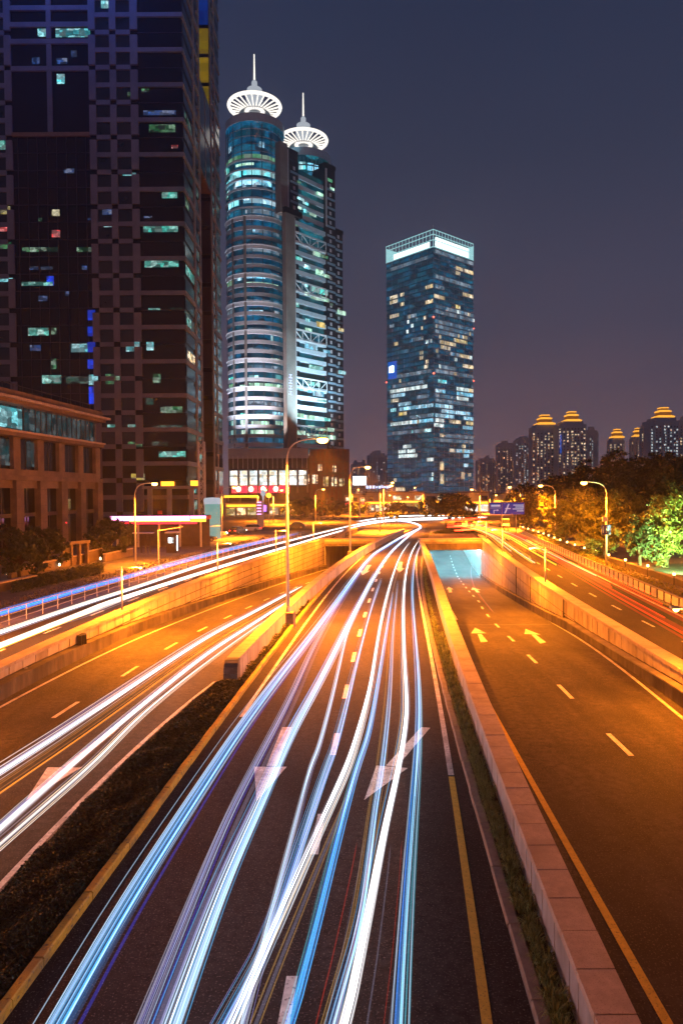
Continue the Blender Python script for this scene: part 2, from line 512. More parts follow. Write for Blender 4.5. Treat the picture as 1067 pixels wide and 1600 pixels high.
def box(name, mat, parent, x0, x1, y0, y1, z0, z1, rz=0.0):
    """A box part that shares one unit mesh for each material."""
    if mat not in _unit:
        _unit[mat] = MB().box(-.5, .5, -.5, .5, -.5, .5).mesh('block', mat)
    return link(name, _unit[mat], parent, ((x0 + x1) / 2, (y0 + y1) / 2, (z0 + z1) / 2), (0, 0, rz), (abs(x1 - x0), abs(y1 - y0), abs(z1 - z0)))
def frange(a, b, st):
    n = max(1, int(math.ceil((b - a) / st - 1e-9)))
    return [a + (b - a) * k / n for k in range(n + 1)]
def strip(name, fl, fr, zf, d0, d1, step, mat, parent=None, dz=0.0, kind=None, nx=1):
    m = MB()
    ds = frange(d0, d1, step)
    for d in ds:
        for j in range(nx + 1):
            x = fl(d) + (fr(d) - fl(d)) * j / nx
            m.v.append((x, d, zf(d) + dz))
    w = nx + 1
    for k in range(len(ds) - 1):
        for j in range(nx):
            i = k * w + j
            m.f.append((i, i + 1, i + w + 1, i + w))
    return m.build(name, mat, parent, kind=kind)
def bar(m, fl, fr, z0, z1, d0, d1, step=2.0):
    """A closed bar that follows the road: between two side curves and two height curves."""
    z0 = z0 if callable(z0) else (lambda d, q=z0: q)
    z1 = z1 if callable(z1) else (lambda d, q=z1: q)
    ds = frange(d0, d1, step)
    b = len(m.v)
    for d in ds:
        l, r = fl(d), fr(d)
        m.v += [(l, d, z0(d)), (r, d, z0(d)), (r, d, z1(d)), (l, d, z1(d))]
    for k in range(len(ds) - 1):
        i = b + 4 * k
        for j in range(4):
            j2 = (j + 1) % 4
            m.f.append((i + j, i + 4 + j, i + 4 + j2, i + j2))
    m.f.append((b, b + 1, b + 2, b + 3)); e = b + 4 * (len(ds) - 1)
    m.f.append((e + 3, e + 2, e + 1, e))
    return m
def flat_poly(name, pts, zf, mat, parent, dz=0.012):
    m = MB()
    m.v = [G(p[0], p[1], zf)[:2] + ((zf(G(p[0], p[1], zf)[1]) if callable(zf) else zf) + dz,) for p in pts]
    m.f = [tuple(range(len(pts)))]
    return m.build(name, mat, parent)
def lamp_light(name, loc, power, size, col, parent=None, kind='AREA', spot=None, spread=128):
    l = bpy.data.lights.new(name, kind)
    l.energy = power; l.color = col
    if kind == 'AREA':
        l.shape = 'DISK'; l.size = size; l.spread = RAD(spread)
    else:
        l.shadow_soft_size = size
    if kind == 'SPOT':
        l.spot_size = spot or RAD(120); l.spot_blend = .6
    o = bpy.data.objects.new(name, l)
    COL.objects.link(o)
    if parent: o.parent = parent
    o.location = loc
    return o

# ------------------------------------------------------------------ the setting: ground, roads, ramps, tunnels
PR, PL, BACK, FAR = 103.0, 107.0, -60.0, 150.0
def structure(o):
    o['kind'] = 'structure'; return o
LROAD_L = off(FENCE, .3)
LW_IN, LW_OUT = LCOP, off(LCOP, -.55)
DV_R, DV_L = DCOPR, off(DCOPR, -.6)
RC_L, RC_R = RCOPL, off(RCOPL, .6)
RW_IN, RW_OUT = RWALL, off(RWALL, .6)
RROAD_R = off(RSRAIL, -.25)
def ground_mesh():
    m = MB()
    ds = frange(BACK, FAR, 5)
    for side in (0, 1):
        b = len(m.v)
        for d in ds:
            if side == 0: m.v += [(-1250, d, -.02), (LROAD_L(d), d, -.02)]
            else: m.v += [(RROAD_R(d), d, -.02), (1250, d, -.02)]
        for k in range(len(ds) - 1):
            i = b + 2 * k; m.f.append((i, i + 1, i + 3, i + 2))
    m.quad((-1250, FAR, -.02), (1250, FAR, -.02), (1250, 1500, -.02), (-1250, 1500, -.02))
    m.quad((-1250, -150, -.02), (1250, -150, -.02), (1250, BACK, -.02), (-1250, BACK, -.02))
    return m.build('ground', 'paving')
structure(ground_mesh())
road_c = structure(strip('centre_road', LKERB, off(RKERB, .02), zero, BACK, FAR, 2.5, 'asphalt', dz=.0))
road_l = structure(strip('left_surface_road', LROAD_L, LW_OUT, zero, BACK, FAR, 2.5, 'asphalt'))
road_r = structure(strip('right_surface_road', RW_OUT, RROAD_R, zero, BACK, FAR, 2.5, 'asphalt'))
ramp_l_edge = lambda d: BEDL(d) if d < 30.5 else DV_L(d)
ramp_l = structure(strip('left_ramp_road', LW_IN, lambda d: max(BEDL(d), DV_L(d)) if d > 27 else BEDL(d), z_left, BACK, 165, 1.5, 'asphalt_ramp'))
ramp_r = structure(strip('right_ramp_road', RC_R, RW_IN, z_right, BACK, 175, 1.5, 'asphalt_ramp'))
structure(strip('deck_paving', LW_OUT, DV_R, zero, PL + 1.2, FAR, 2.5, 'pale_paving', dz=-.01))
structure(strip('tunnel_deck', RC_L, RW_OUT, zero, PR + 1.2, FAR, 2.5, 'paving', dz=-.01))
cross = MB()
cross.quad((-160, 150, .004), (220, 150, .004), (220, 222, .004), (-160, 222, .004))
structure(cross.build('crossing_road', 'asphalt'))
ave = MB()
ave.quad((6, 222, .004), (46, 222, .004), (120, 700, .004), (70, 700, .004))
structure(ave.build('far_avenue', 'asphalt'))

# painted lines, dashes and arrows
def line(name, f, zf, d0, d1, w, mat, parent):
    strip(name, off(f, -w / 2), off(f, w / 2), zf, d0, d1, 2.0, mat, parent, dz=.010)
def dash(f, zf, c, ln, w, mat, parent):
    strip('lane_dash', off(f, -w / 2), off(f, w / 2), zf, c - ln / 2, c + ln / 2, ln / 2, mat, parent, dz=.010)
line('edge_line', RLINE, zero, 20.1, 118, .17, 'paint_white', road_c)
line('edge_line', RLINE, zero, -20, 20.0, .17, 'paint_yellow', road_c)
line('edge_line', off(LKERB, .55), zero, 25.5, 140, .15, 'paint_white', road_c)
for k in range(-3, 17):
    dash(CDASH if k < 7 else (lambda d: .5 * (LKERB(d) + RLINE(d)) + .1), zero, 16.7 + 6 * k, 2.0, .19, 'paint_white', road_c)
line('edge_line', off(BEDL, -.14), z_left, -20, 30.4, .15, 'paint_white', ramp_l)
line('edge_line', LLINE, z_left, -20, 112, .15, 'paint_white', ramp_l)
for k in range(-1, 14):
    dash(lambda d: LW_IN(d) * .56 + ramp_l_edge(d) * .44, z_left, 20.5 + 6 * k, 2.0, .17, 'paint_white', ramp_l)
line('edge_line', RULEFT, z_right, -20, 34, .17, 'paint_yellow', ramp_r)
line('edge_line', off(RC_R, .8), z_right, 50, 150, .15, 'paint_white', ramp_r)
line('edge_line', RURIGHT, z_right, -20, 150, .15, 'paint_white', ramp_r)
for k in range(-3, 22):
    dash(RUDASH if 22.5 + 6 * k < 64 else (lambda d: RUDASH(64) + (RURIGHT(d) - RURIGHT(64)) * .95), z_right, 22.5 + 6 * k, 2.0, .17, 'paint_white', ramp_r)
for k in range(-4, 14):
    dash(RSDASH, zero, 42.9 + 6 * k, 2.0, .16, 'paint_white', road_r)
line('edge_line', off(RSRAIL, -.85), zero, -20, 118, .16, 'paint_white', road_r)
line('edge_line', off(FENCE, .9), zero, -20, 120, .16, 'paint_yellow', road_l)
for k in range(0, 14):
    dash(lambda d: .5 * (FENCE(d) + LW_OUT(d)), zero, 36 + 6 * k, 2.0, .16, 'paint_white', road_l)
def arrow(pts_shaft, pts_head, zf, parent):
    a = flat_poly('lane_arrow', pts_shaft, zf, 'paint_white', parent, .010)
    flat_poly('arrow_head', pts_head, zf, 'paint_white', a, .010)
arrow([(441,1137),(456,1137),(433,1198),(416,1198)], [(397,1199),(448,1199),(401,1253)], 0.0, road_c)
arrow([(658,1137),(672,1138),(620,1199),(603,1197)], [(588,1197),(637,1201),(569,1251)], 0.0, road_c)
arrow([(176,1138),(187,1138),(113,1199),(97,1199)], [(74,1200),(128,1200),(40,1252)], 0.0, ramp_l)
arrow([(746,991),(752,991),(762,1003),(751,1004)], [(736,990),(742,981),(760,990)], z_right, ramp_r)
arrow([(830,992),(837,992),(853,1004),(844,1006)], [(819,991),(821,983),(844,992)], z_right, ramp_r)
arrow([(700,921),(705,921),(706,926),(701,926)], [(697,921),(701,917),(708,921)], z_right, ramp_r)
arrow([(741,922),(746,922),(750,926),(744,926)], [(736,922),(738,918),(751,922)], z_right, ramp_r)
arrow([(624,878),(629,878),(628,888),(621,888)], [(618,888),(632,888),(624,895)], 0.0, road_c)
arrow([(574,883),(580,883),(574,892),(567,892)], [(562,892),(578,892),(566,899)], 0.0, road_c)
strip('expansion_joint', off(RC_R, .02), off(RW_IN, -.6), z_right, 46.9, 47.02, .12, 'metal_dark', ramp_r, dz=.008)
# stop-line dots at the mouth of the centre road
for k in range(8):
    p = G(664 + 8 * k, 828.3, 0)
    b = MB().box(p[0] - .45, p[0] + .45, p[1] - .25, p[1] + .25, .006, .016).build('crossing_dash', 'paint_white', road_c)
for k in range(15):   # zebra far side
    b = MB().box(-6 + 2.2 * k, -5 + 2.2 * k, 214, 218, .008, .014).build('zebra_bar', 'paint_white', bpy.data.objects['crossing_road'])

# ------------------------------------------------------------------ kerbs
def kerb(name, label, f, w, h, d0, d1, mat, ln=1.0, base=-.15, jitter=.012):
    t = thing(name, label, 'kerb')
    d = d0; n = 0
    while d < d1:
        st = ln if d < 60 else ln * 2
        a = random.uniform(-jitter, jitter); z = h + random.uniform(-jitter, jitter) * .8
        m = MB(); e = d + st - .02; c = .03
        xa, xb = f(d) + a, f(e) + a
        m.hexa([(xa - w, d, base), (xa, d, base), (xb, e, base), (xb - w, e, base)], [(xa - w, d, z - c), (xa, d, z - c), (xb, e, z - c), (xb - w, e, z - c)])
        m.hexa([(xa - w, d, z - c), (xa, d, z - c), (xb, e, z - c), (xb - w, e, z - c)], [(xa - w + c, d, z), (xa - c, d, z), (xb - c, e, z), (xb - w + c, e, z)])
        m.build('kerb_stone', mat, t); n += 1
        d += st
    return t
kerb('painted_kerb', 'low yellow painted kerb of single stones along the left planting bed', LKERB, .2, .17, 6, 128, 'kerb_yellow')
kerb('brown_kerb', 'low grey brown kerb beside the grass strip right of the centre road', off(RKERB, .26), .24, .10, 6, 100, 'kerb_stone')
kerb('white_kerb', 'low pale kerb between left ramp road and the dark planting bed', off(BEDL, .12), .12, .10, 6, 30, 'concrete')

# ------------------------------------------------------------------ walls
def coping(parent, fl, fr, z0, z1, d0, d1, mat, ln=.94):
    bar(MB(), off(fl, .03), off(fr, -.03), z0, z1 - .015, d0 + .05, d1 - .05).build('mortar_bed', 'stone_dark', parent)
    d = d0
    while d < d1 - .1:
        st = ln if d < 60 else 2 * ln
        e = min(d + st, d1) - .03
        j = random.uniform(-.004, .004)
        m = MB().hexa([(fl(d), d, z0), (fr(d), d, z0), (fr(e), e, z0), (fl(e), e, z0)], [(fl(d), d, z1 + j), (fr(d), d, z1 + j), (fr(e), e, z1 + j), (fl(e), e, z1 + j)])
        m.build('coping_slab', mat, parent)
        d += st
def panels(parent, face, side, ztop, zlow, d0, d1, width, rowh, mat, limit=300, thick=.045, name='tile_panel', gap=.075):
    """Facing panels on a wall; side +1: face looks towards +X. The nearest are single pieces."""
    specs = []
    d = d0
    while d < d1 - .05:
        e = min(d + width, d1)
        zt = ztop; zl = zlow((d + e) / 2) if callable(zlow) else zlow
        while zt - zl > .08:
            zb = max(zt - rowh, zl)
            specs.append((d, e - gap, zb + gap, zt)); zt -= rowh
        d = e
    rest = MB()
    for n, (a, e, zb, zt) in enumerate(specs):
        m = MB() if n < limit else rest
        q = thick + random.uniform(-.006, .006)
        xa, xb = face(a), face(e)
        if side > 0:
            lo = [(xa, a), (xa + q, a), (xb + q, e), (xb, e)]
        else:
            lo = [(xa - q, a), (xa, a), (xb, e), (xb - q, e)]
        m.hexa([(x, y, zb) for x, y in lo], [(x, y, zt) for x, y in lo])
        if n < limit: m.build(name, mat, parent)
    if rest.v: rest.build('far_panels', mat, parent, kind='stuff')

# left retaining wall
w = thing('retaining_wall', 'long tiled retaining wall with yellow lit coping left of the left ramp', 'wall', (LCOP(30), 30, 0))
w.location = (0, 0, 0)
bar(MB(), LW_OUT, off(LW_IN, -.03), lambda d: z_left(d) - .5, 1.0, -20, PL + 30).build('wall_core', 'stone_dark', w)
bar(MB(), off(LW_IN, -.02), off(LW_IN, .42), lambda d: z_left(d) - .4, lambda d: z_left(d) + .62, -20, PL).build('barrier', 'dark_concrete', w)
coping(w, off(LW_OUT, -.06), off(LW_IN, .07), 1.0, 1.15, -10, PL + 30, 'granite', 1.2)
panels(w, off(LW_IN, -.03), 1, .985, lambda d: z_left(d) + .62, 20, PL, 1.15, .62, 'tile', 300)
m = MB()
for dd in (36.0,): 
    for k in range(7):
        m.box(LW_IN(dd) + .03, LW_IN(dd) + .40 - .05 * abs(3 - k), dd - .35 + .1 * k, dd - .27 + .1 * k, z_left(dd) + .6, z_left(dd) + 1.12)
m.build('drain_scoop', 'metal_dark', w)
for dd in (30.5, 46, 58, 72, 86):
    MB().box(LW_IN(dd) + .01, LW_IN(dd) + .09, dd - .09, dd + .09, .25, .62).build('junction_box', 'metal_grey', w)

# left divider wall
w = thing('divider_wall', 'low divider wall with slab coping and slatted rounded end left of the centre road', 'wall')
bar(MB(), off(DV_L, .03), off(DV_R, -.04), lambda d: z_left(d) - .5, .86, 30.6, PL + 28).build('wall_core', 'stone_dark', w)
coping(w, DV_L, DV_R, .86, 1.0, 30.6, PL + 28, 'granite', .9)
panels(w, off(DV_R, -.04), 1, .85, 0.02, 30.6, 100, .55, 1.0, 'tile', 300, .03, gap=.035)
prof = [(30.6, 1.0), (30.25, .97), (30.0, .88), (29.85, .72), (29.78, .5), (29.75, .25), (29.75, -.05)]
for k in range(len(prof) - 1):
    (ya, za), (yb, zb) = prof[k], prof[k + 1]
    xl, xr = DV_L(30.6), DV_R(30.6)
    zb2 = zb + .02
    MB().hexa([(xl, yb, zb2), (xr, yb, zb2), (xr, 30.6, zb2), (xl, 30.6, zb2)], [(xl, ya, za), (xr, ya, za), (xr, 30.6, za), (xl, 30.6, za)]).build('end_slat', 'slat_blue', w)

# right divider wall
w = thing('divider_wall', 'divider wall with square pinkish coping slabs between centre road and right ramp', 'wall')
bar(MB(), off(RC_L, .04), off(RC_R, -.04), lambda d: z_right(d) - .5, .76, -20, PR + 2).build('wall_core', 'stone_dark', w)
coping(w, RC_L, RC_R, .76, .9, 4, PR + 2, 'granite', .94)
panels(w, off(RC_L, .04), -1, .75, .0, 6, 92, .5, 1.0, 'tile_grey', 300, .03, gap=.03)
bar(MB(), off(RC_R, -.03), off(RC_R, .18), lambda d: z_right(d) - .3, lambda d: z_right(d) + .25, -20, PR).build('plinth', 'dark_concrete', w)

# right retaining wall
w = thing('retaining_wall', 'long tiled retaining wall with stained concrete base right of the right ramp', 'wall')
bar(MB(), off(RW_IN, .03), RW_OUT, lambda d: z_right(d) - .5, 1.15, -20, PR + 8).build('wall_core', 'stone_dark', w)
def ledge(d): 
    if d < 27: return .62
    if d < 46: return .62 - (d - 27) * .036
    return z_right(d) + .55
bar(MB(), off(RW_IN, -.28), off(RW_IN, .05), lambda d: z_right(d) - .4, lambda d: ledge(d) if d < 46 else z_right(d) + .55, -20, PR).build('barrier', 'dark_concrete', w)
bar(MB(), off(RW_IN, -.36), off(RW_IN, .02), lambda d: ledge(d) - .0, lambda d: ledge(d) + .06, 10, 46).build('ledge', 'concrete', w)
coping(w, off(RW_IN, -.07), off(RW_OUT, .06), 1.15, 1.30, -10, PR + 8, 'granite', 1.2)
panels(w, off(RW_IN, .03), -1, 1.135, lambda d: ledge(d) + .06 if d < 46 else z_right(d) + .55, 20, PR, 1.0, .95, 'tile', 300)
for dd in (45.6, 57.5, 65):
    MB().box(RW_IN(dd) - .06, RW_IN(dd) + .02, dd - .05, dd + .05, z_right(dd) + .6, 1.14).build('drain_pipe', 'metal_dark', w)

# tunnel portals
def portal(name, label, xl, xr, y, zb, zt, zfl, fl, fr, zf, y1):
    t = thing(name, label, 'tunnel')
    MB().box(xl, xr, y, y + 1.2, zb, zt - .75).build('lintel', 'dark_concrete', t)
    MB().box(xl - .1, xr + .1, y - .12, y + 1.2, zt - .75, zt - .42).build('fascia', 'concrete', t)
    MB().box(xl, xr, y - .02, y + 1.2, zt - .42, zt - .14).build('parapet', 'tile', t)
    MB().box(xl - .2, xr + .2, y - .16, y + 1.25, zt - .14, zt).build('coping', 'granite', t)
    bar(MB(), off(fl, -.4), off(fl, .06), lambda d: zf(d) - .3, zb + .2, y + .3, y1).build('side_wall', 'tile', t)
    bar(MB(), off(fr, -.06), off(fr, .4), lambda d: zf(d) - .3, zb + .2, y + .3, y1).build('side_wall', 'tile', t)
    bar(MB(), off(fl, -.4), off(fr, .4), zb, zb + .3, y + 1.2, y1).build('ceiling', 'concrete', t)
    bar(MB(), off(fl, -.4), off(fr, .4), lambda d: zf(d) - .3, zb + .2, y1, y1 + .3, .3).build('end_wall', 'tile', t)
    return t
tr = portal('tunnel_portal', 'tunnel mouth with glowing blue white inside at the end of the right ramp', RC_R(PR) - .3, RW_IN(PR) + .3, PR, -.45, 1.25, 0, RC_R, RW_IN, z_right, 170)
tl = portal('tunnel_portal', 'tunnel mouth at the foot of the left ramp, mostly behind the divider wall', LW_IN(PL) - .3, DV_L(PL) + .3, PL, -.1, 1.05, 0, LW_IN, DV_L, z_left, 150)
for k in range(11):
    for s in (0, 1):
        d = PR + 3 + 5.6 * k
        f = off(RC_R, .55) if s == 0 else off(RW_IN, -.55)
        o = bar(MB(), off(f, -.13), off(f, .13), -.62, -.5, d, d + 4.6, 1.5).build('tunnel_light', 'tunnel_lamp')
        tag(o, '%s blue white strip light from the mouth along the %s wall of the right tunnel' % (('first', 'second', 'third', 'fourth', 'fifth', 'sixth', 'seventh', 'eighth', 'ninth', 'tenth', 'eleventh')[k], 'left' if s == 0 else 'right'), 'light', 'strip lights in the right tunnel')

# side wall of the deck beyond the left portal
w = thing('deck_wall', 'low sloping side wall on the paved deck above the left tunnel', 'wall')
MB().hexa([(LW_IN(112), 112, -.05), (LW_IN(112) + .4, 112, -.05), (LW_IN(112) + 3.4, 131, -.05), (LW_IN(112) + 3, 131, -.05)],
          [(LW_IN(112), 112, .5), (LW_IN(112) + .4, 112, .5), (LW_IN(112) + 3.4, 131, 1.7), (LW_IN(112) + 3, 131, 1.7)]).build('slab', 'tile', w)
MB().hexa([(LW_IN(112) - .05, 111.9, .5), (LW_IN(112) + .45, 111.9, .5), (LW_IN(112) + 3.45, 131, 1.7), (LW_IN(112) + 2.95, 131, 1.7)],
          [(LW_IN(112) - .05, 111.9, .6), (LW_IN(112) + .45, 111.9, .6), (LW_IN(112) + 3.45, 131, 1.8), (LW_IN(112) + 2.95, 131, 1.8)]).build('coping', 'granite', w)

# ------------------------------------------------------------------ planting beds
def leaf_quads(m, p, size, n_up=.6):
    a = Vector((random.gauss(0, 1), random.gauss(0, 1), random.gauss(0, .6))).normalized()
    nrm = Vector((random.gauss(0, .8), random.gauss(0, .8), n_up + random.random())).normalized()
    b = nrm.cross(a).normalized(); a = b.cross(nrm)
    s = size * random.uniform(.6, 1.3)
    i = len(m.v)
    tip = nrm * s * .18
    m.v += [tuple(p - a * s), tuple(p + b * s * .5 + tip), tuple(p + a * s), tuple(p - b * s * .5 + tip)]
    m.f.append((i, i + 1, i + 2, i + 3))
strip('planting_bed', off(BEDL, .1), off(LKERB, -.1), lambda d: .04, 4, 30.0, 2, 'soil', kind='structure')
strip('planting_bed', off(DV_R, -.05), off(LKERB, -.1), lambda d: .04, 29.9, 132, 2, 'soil', kind='structure')
m = MB()
nleaf = 0
def bedh(x, y):
    return .20 + .10 * math.sin(x * 3.1 + y * .7) * math.sin(y * 1.3 - x) + .05 * math.sin(5 * x - 3 * y)
while nleaf < 56000:
    d = 7 + 23.2 * (random.random() ** 1.25)
    l, r = BEDL(d) + .1, LKERB(d) - .22
    if d > 29.6: l = max(l, DV_R(d) + .05)
    x = random.uniform(l, r)
    e = min(x - l, r - x)
    h = bedh(x, d) * min(1, .35 + e * 3)
    if random.random() < .12 and math.sin(x * 2.2 + d * 1.1) * math.sin(d * .53 + 1) > .3: continue
    leaf_quads(m, Vector((x, d, .05 + h * random.uniform(.45, 1.12))), .045 if d < 20 else .055, .8)
    nleaf += 1
for k in range(14000):
    d = random.uniform(29.6, 110)
    l, r = DV_R(d) + .04, LKERB(d) - .2
    if r - l < .1: continue
    x = random.uniform(l, r)
    leaf_quads(m, Vector((x, d, .05 + .22 * random.random() * (1 + .5 * math.sin(d * 2)))), .06, .8)
o = m.build('ground_cover', 'leaf_hedge', kind='stuff')
tag(o, 'dark low ground cover filling the long bed left of the centre road', 'ground cover')

m = MB()
d = 7.0
while d < 75:
    l, r = RKERB(d) + .24, RC_L(d) - .02
    for row in range(2 if d < 40 else 1):
        cx0 = l + max(.08, r - l) * (.30 + .38 * row + random.uniform(-.1, .1)); cy0 = d + random.uniform(-.1, .1)
        big = random.uniform(.75, 1.25)
        for k in range(int((95 if d < 25 else 55 if d < 45 else 30) * (1.2 if row == 0 else .8))):
            ang = random.uniform(0, 2 * math.pi)
            dx, dy = math.cos(ang), math.sin(ang)
            ln = random.uniform(.16, .30) * big; w0 = .009 if d < 25 else .016
            x, y = cx0 + dx * .05 * random.random(), cy0 + dy * .05 * random.random()
            sp = random.uniform(.35, 1.0)
            i = len(m.v)
            for q, (fo, fz) in enumerate(((0, 0), (.3, .62), (.7, .85), (1.0, .62))):
                w1 = w0 * (1 - .28 * q)
                px_, py_, pz_ = x + dx * ln * fo * sp, y + dy * ln * fo * sp, .02 + ln * fz * (1.25 - .4 * sp)
                m.v += [(px_ - dy * w1, py_ + dx * w1, pz_), (px_ + dy * w1, py_ - dx * w1, pz_)]
            for q in range(3):
                m.f.append((i + 2 * q, i + 2 * q + 1, i + 2 * q + 3, i + 2 * q + 2))
    d += random.uniform(.26, .40) if d < 45 else .5
o = m.build('grass_strip', 'leaf_grass', kind='stuff')
tag(o, 'tufted arching grass growing along the foot of the right divider wall', 'grass')
strip('grass_bed', off(RKERB, .2), off(RC_L, .03), lambda d: .012, 4, 102, 2, 'soil', kind='structure')

# ------------------------------------------------------------------ street lamps
def bez(p0, p1, p2, p3, n=10):
    r = []
    for k in range(n + 1):
        t = k / n
        r.append(tuple(Vector(p0) * (1 - t) ** 3 + Vector(p1) * 3 * t * (1 - t) ** 2 + Vector(p2) * 3 * t * t * (1 - t) + Vector(p3) * t ** 3))
    return r
_lamp_mesh = {}
def street_lamp(label, base, h=9.2, arm=2.3, ang=0.0, power=5200, plinth=False, spread=128, group='street lamps with one curved arm', z0=0.0, sign=False):
    key = (round(h, 1), round(arm, 1))
    if key not in _lamp_mesh:
        pole = MB().tube([(0, 0, 0), (0, 0, h * .5), (0, 0, h - 1.5)], [.11, .09, .07], 10).mesh('pole', 'metal_white', True)
        armm = MB().tube(bez((0, 0, h - 1.55), (0, 0, h - .35), (.35, 0, h + .05), (arm - .45, 0, h + .12)), .05, 8).mesh('arm', 'metal_white', True)
        hd = MB()
        hd.lathe([(0.02, .10), (.10, .09), (.16, .03), (.17, -.02)], 0, 0, 12)
        hd.v = [((x * 2.2) + arm, y, z + h + .12) for x, y, z in hd.v]
        hd = hd.mesh('lamp_head', 'metal_grey', True)
        bl = MB().lathe([(.20, -.0), (.24, -.10), (.2, -.22), (.1, -.30), (0.001, -.32)], 0, 0, 12)
        bl.v = [(x * 1.5 + arm, y, z + h + .12) for x, y, z in bl.v]
        bl = bl.mesh('lamp_glass', 'bulb', True)
        fl = MB().lathe([(.001, 0), (.24, 0), (.24, .04), (.13, .06), (.12, .35), (.10, .40)], 0, 0, 12).mesh('base_flange', 'metal_grey')
        _lamp_mesh[key] = (pole, armm, hd, bl, fl)
    pole, armm, hd, bl, fl = _lamp_mesh[key]
    t = thing('street_lamp', label, 'street lamp', (base[0], base[1], z0), ang, group)
    link('pole', pole, t); link('arm', armm, t)
    hh = link('lamp_head', hd, t); link('lamp_glass', bl, hh)
    link('base_flange', fl, t)
    if plinth:
        box('plinth', 'kerb_stone', t, -.34, .34, -.34, .34, -z0, .02)
        box('post_stub', 'granite', t, .38, .50, -.45, -.33, -z0, .15)
    l = lamp_light('lamp_bulb', (arm, 0, h - .28), power, .35, SODIUM, t, spread=spread)
    return t
street_lamp('tall street lamp on a grey plinth by the near end of the left divider wall', (G(450, 978)[0] + .02, 42.8), 10.6, 2.2, 0, 21000, True, z0=.85)
street_lamp('tall street lamp on the left divider wall, second from its rounded end', (G(547, 871)[0], 86), 10.4, 2.2, 0, 23000, True, z0=.85)
street_lamp('street lamp on the left pavement in front of the dark checkered tower', (at(212, 880, 80).x, 80), 9.3, 2.3, 0, 9000)
street_lamp('street lamp on the left pavement below the round windowed tower', (at(347, 840, 125).x, 125), 9.1, 2.3, 0, 16000)
street_lamp('street lamp with a small blue sign by the trees on the right', (at(947, 887, 74).x, 74), 9.05, 2.4, math.pi, 15000, spread=172)
street_lamp('street lamp by the right trees beyond the one with the sign', (at(867, 850, 110).x, 110), 9.0, 2.3, math.pi, 22000, spread=158)
street_lamp('street lamp behind the blue road sign', (at(812, 815, 150).x, 150), 9.0, 2.2, math.pi, 52000)
street_lamp('street lamp behind the red lit tree at the crossing', (at(750, 815, 186).x, 186), 8.6, 2.2, math.pi, 55000)
street_lamp('street lamp above the green traffic signal at the crossing', (at(493, 812, 190).x, 190), 8.9, 2.2, 0, 50000)
street_lamp('thin street lamp on the paved deck above the left tunnel', (at(594, 833, 138).x, 138), 9.4, 2.2, 0, 30000)
for (px, py, Y, lab) in ((613, 754, 172, 'street lamp beyond the crossing left of the lit glass tower'), (648, 762, 300, 'far street lamp in front of the lit glass tower'),
                    (609, 774, 260, 'far low street lamp behind the small trees on the island'), (637, 777, 280, 'far low street lamp before the lit shops'),
                    (560, 765, 240, 'far street lamp right of the stepped wing, under the billboard'), (585, 770, 290, 'far street lamp under the long blue white letter sign'), (690, 777, 300, 'far street lamp above the island tree crown'), (718, 772, 240, 'far street lamp between the island tree and the road sign'), (775, 774, 250, 'far street lamp left of the blue road sign'), (757, 776, 270, 'far street lamp behind the road sign, further left')):
    p = at(px, py, Y)
    street_lamp(lab, (p.x - 2.2, Y), p.z, 2.2, 0, 48000)
street_lamp('far street lamp left of the tall divider lamp', (at(415, 765, 200).x - 2.2, 200), 8.8, 2.2, 0, 48000)
street_lamp('far street lamp beside the advertising pillar', (at(440, 766, 180).x - 2.2, 180), 8.7, 2.2, 0, 48000)
# the same rows of lamps go on behind the camera
street_lamp('street lamp of the left divider row just behind the viewpoint', (DV_R(-6) + 1, -6), 10.6, 2.2, 0, 2200, spread=172)
street_lamp('street lamp of the right pavement row out of view', (RSRAIL(38) + .6, 36), 9.05, 2.4, math.pi, 3500)
street_lamp('street lamp of the left pavement row out of view', (FENCE(38) - 1.2, 37), 9.3, 2.3, 0, 4500)

# low lamps on the retaining walls
def wall_lamp(label, f, d, zt, side, power=700, h=2.65):
    x = f(d)
    t = thing('wall_lamp', label, 'lamp', (x, d, zt), 0, 'low lamps on the retaining walls')
    MB().tube([(0, 0, 0), (0, 0, h)], [.06, .05], 8).build('post', 'metal_white', t, True)
    MB().tube([(0, 0, h - .12), (side * .55, .0, h - .05), (side * 1.15, 0, h)], .03, 6).build('arm', 'metal_white', t, True)
    MB().tube([(-side * .3, 0, h - .2), (0, 0, h - .12)], .025, 6).build('stub_arm', 'metal_white', t, True)
    hd = MB().box(min(side * .95, side * 1.35), max(side * .95, side * 1.35), -.1, .1, h - .02, h + .06).build('lamp_head', 'metal_grey', t)
    g = MB().lathe([(.11, -.02), (.10, -.09), (.05, -.14), (.001, -.15)], side * 1.15, 0, 10)
    g.v = [(a, b, c + h) for a, b, c in g.v]
    g.build('lamp_glass', 'bulb_small', hd, True)
    lamp_light('lamp_bulb', (side * 1.15, 0, h - .25), power, .12, SODIUM, t, 'POINT')
LWM = off(LCOP, -.27)
RWM = off(RWALL, .3)
for d, lab in ((42.4, 'low wall lamp on the left retaining wall, nearest in view'), (62, 'low wall lamp on the left retaining wall, second along'), (82, 'low wall lamp on the left retaining wall, third along'), (101, 'low wall lamp at the far end of the left retaining wall'), (21, 'low wall lamp on the left retaining wall out of view')):
    wall_lamp(lab, LWM, d, 1.15, 1, 10500 if d > 30 else 3000)
for d, lab in ((53, 'low wall lamp on the right retaining wall, nearest in view'), (78, 'low wall lamp on the right retaining wall, second along'), (99, 'low wall lamp beside the right tunnel mouth'), (25.5, 'low wall lamp on the right retaining wall out of view')):
    wall_lamp(lab, RWM, d, 1.3, -1, 10500 if d > 30 else 5000)

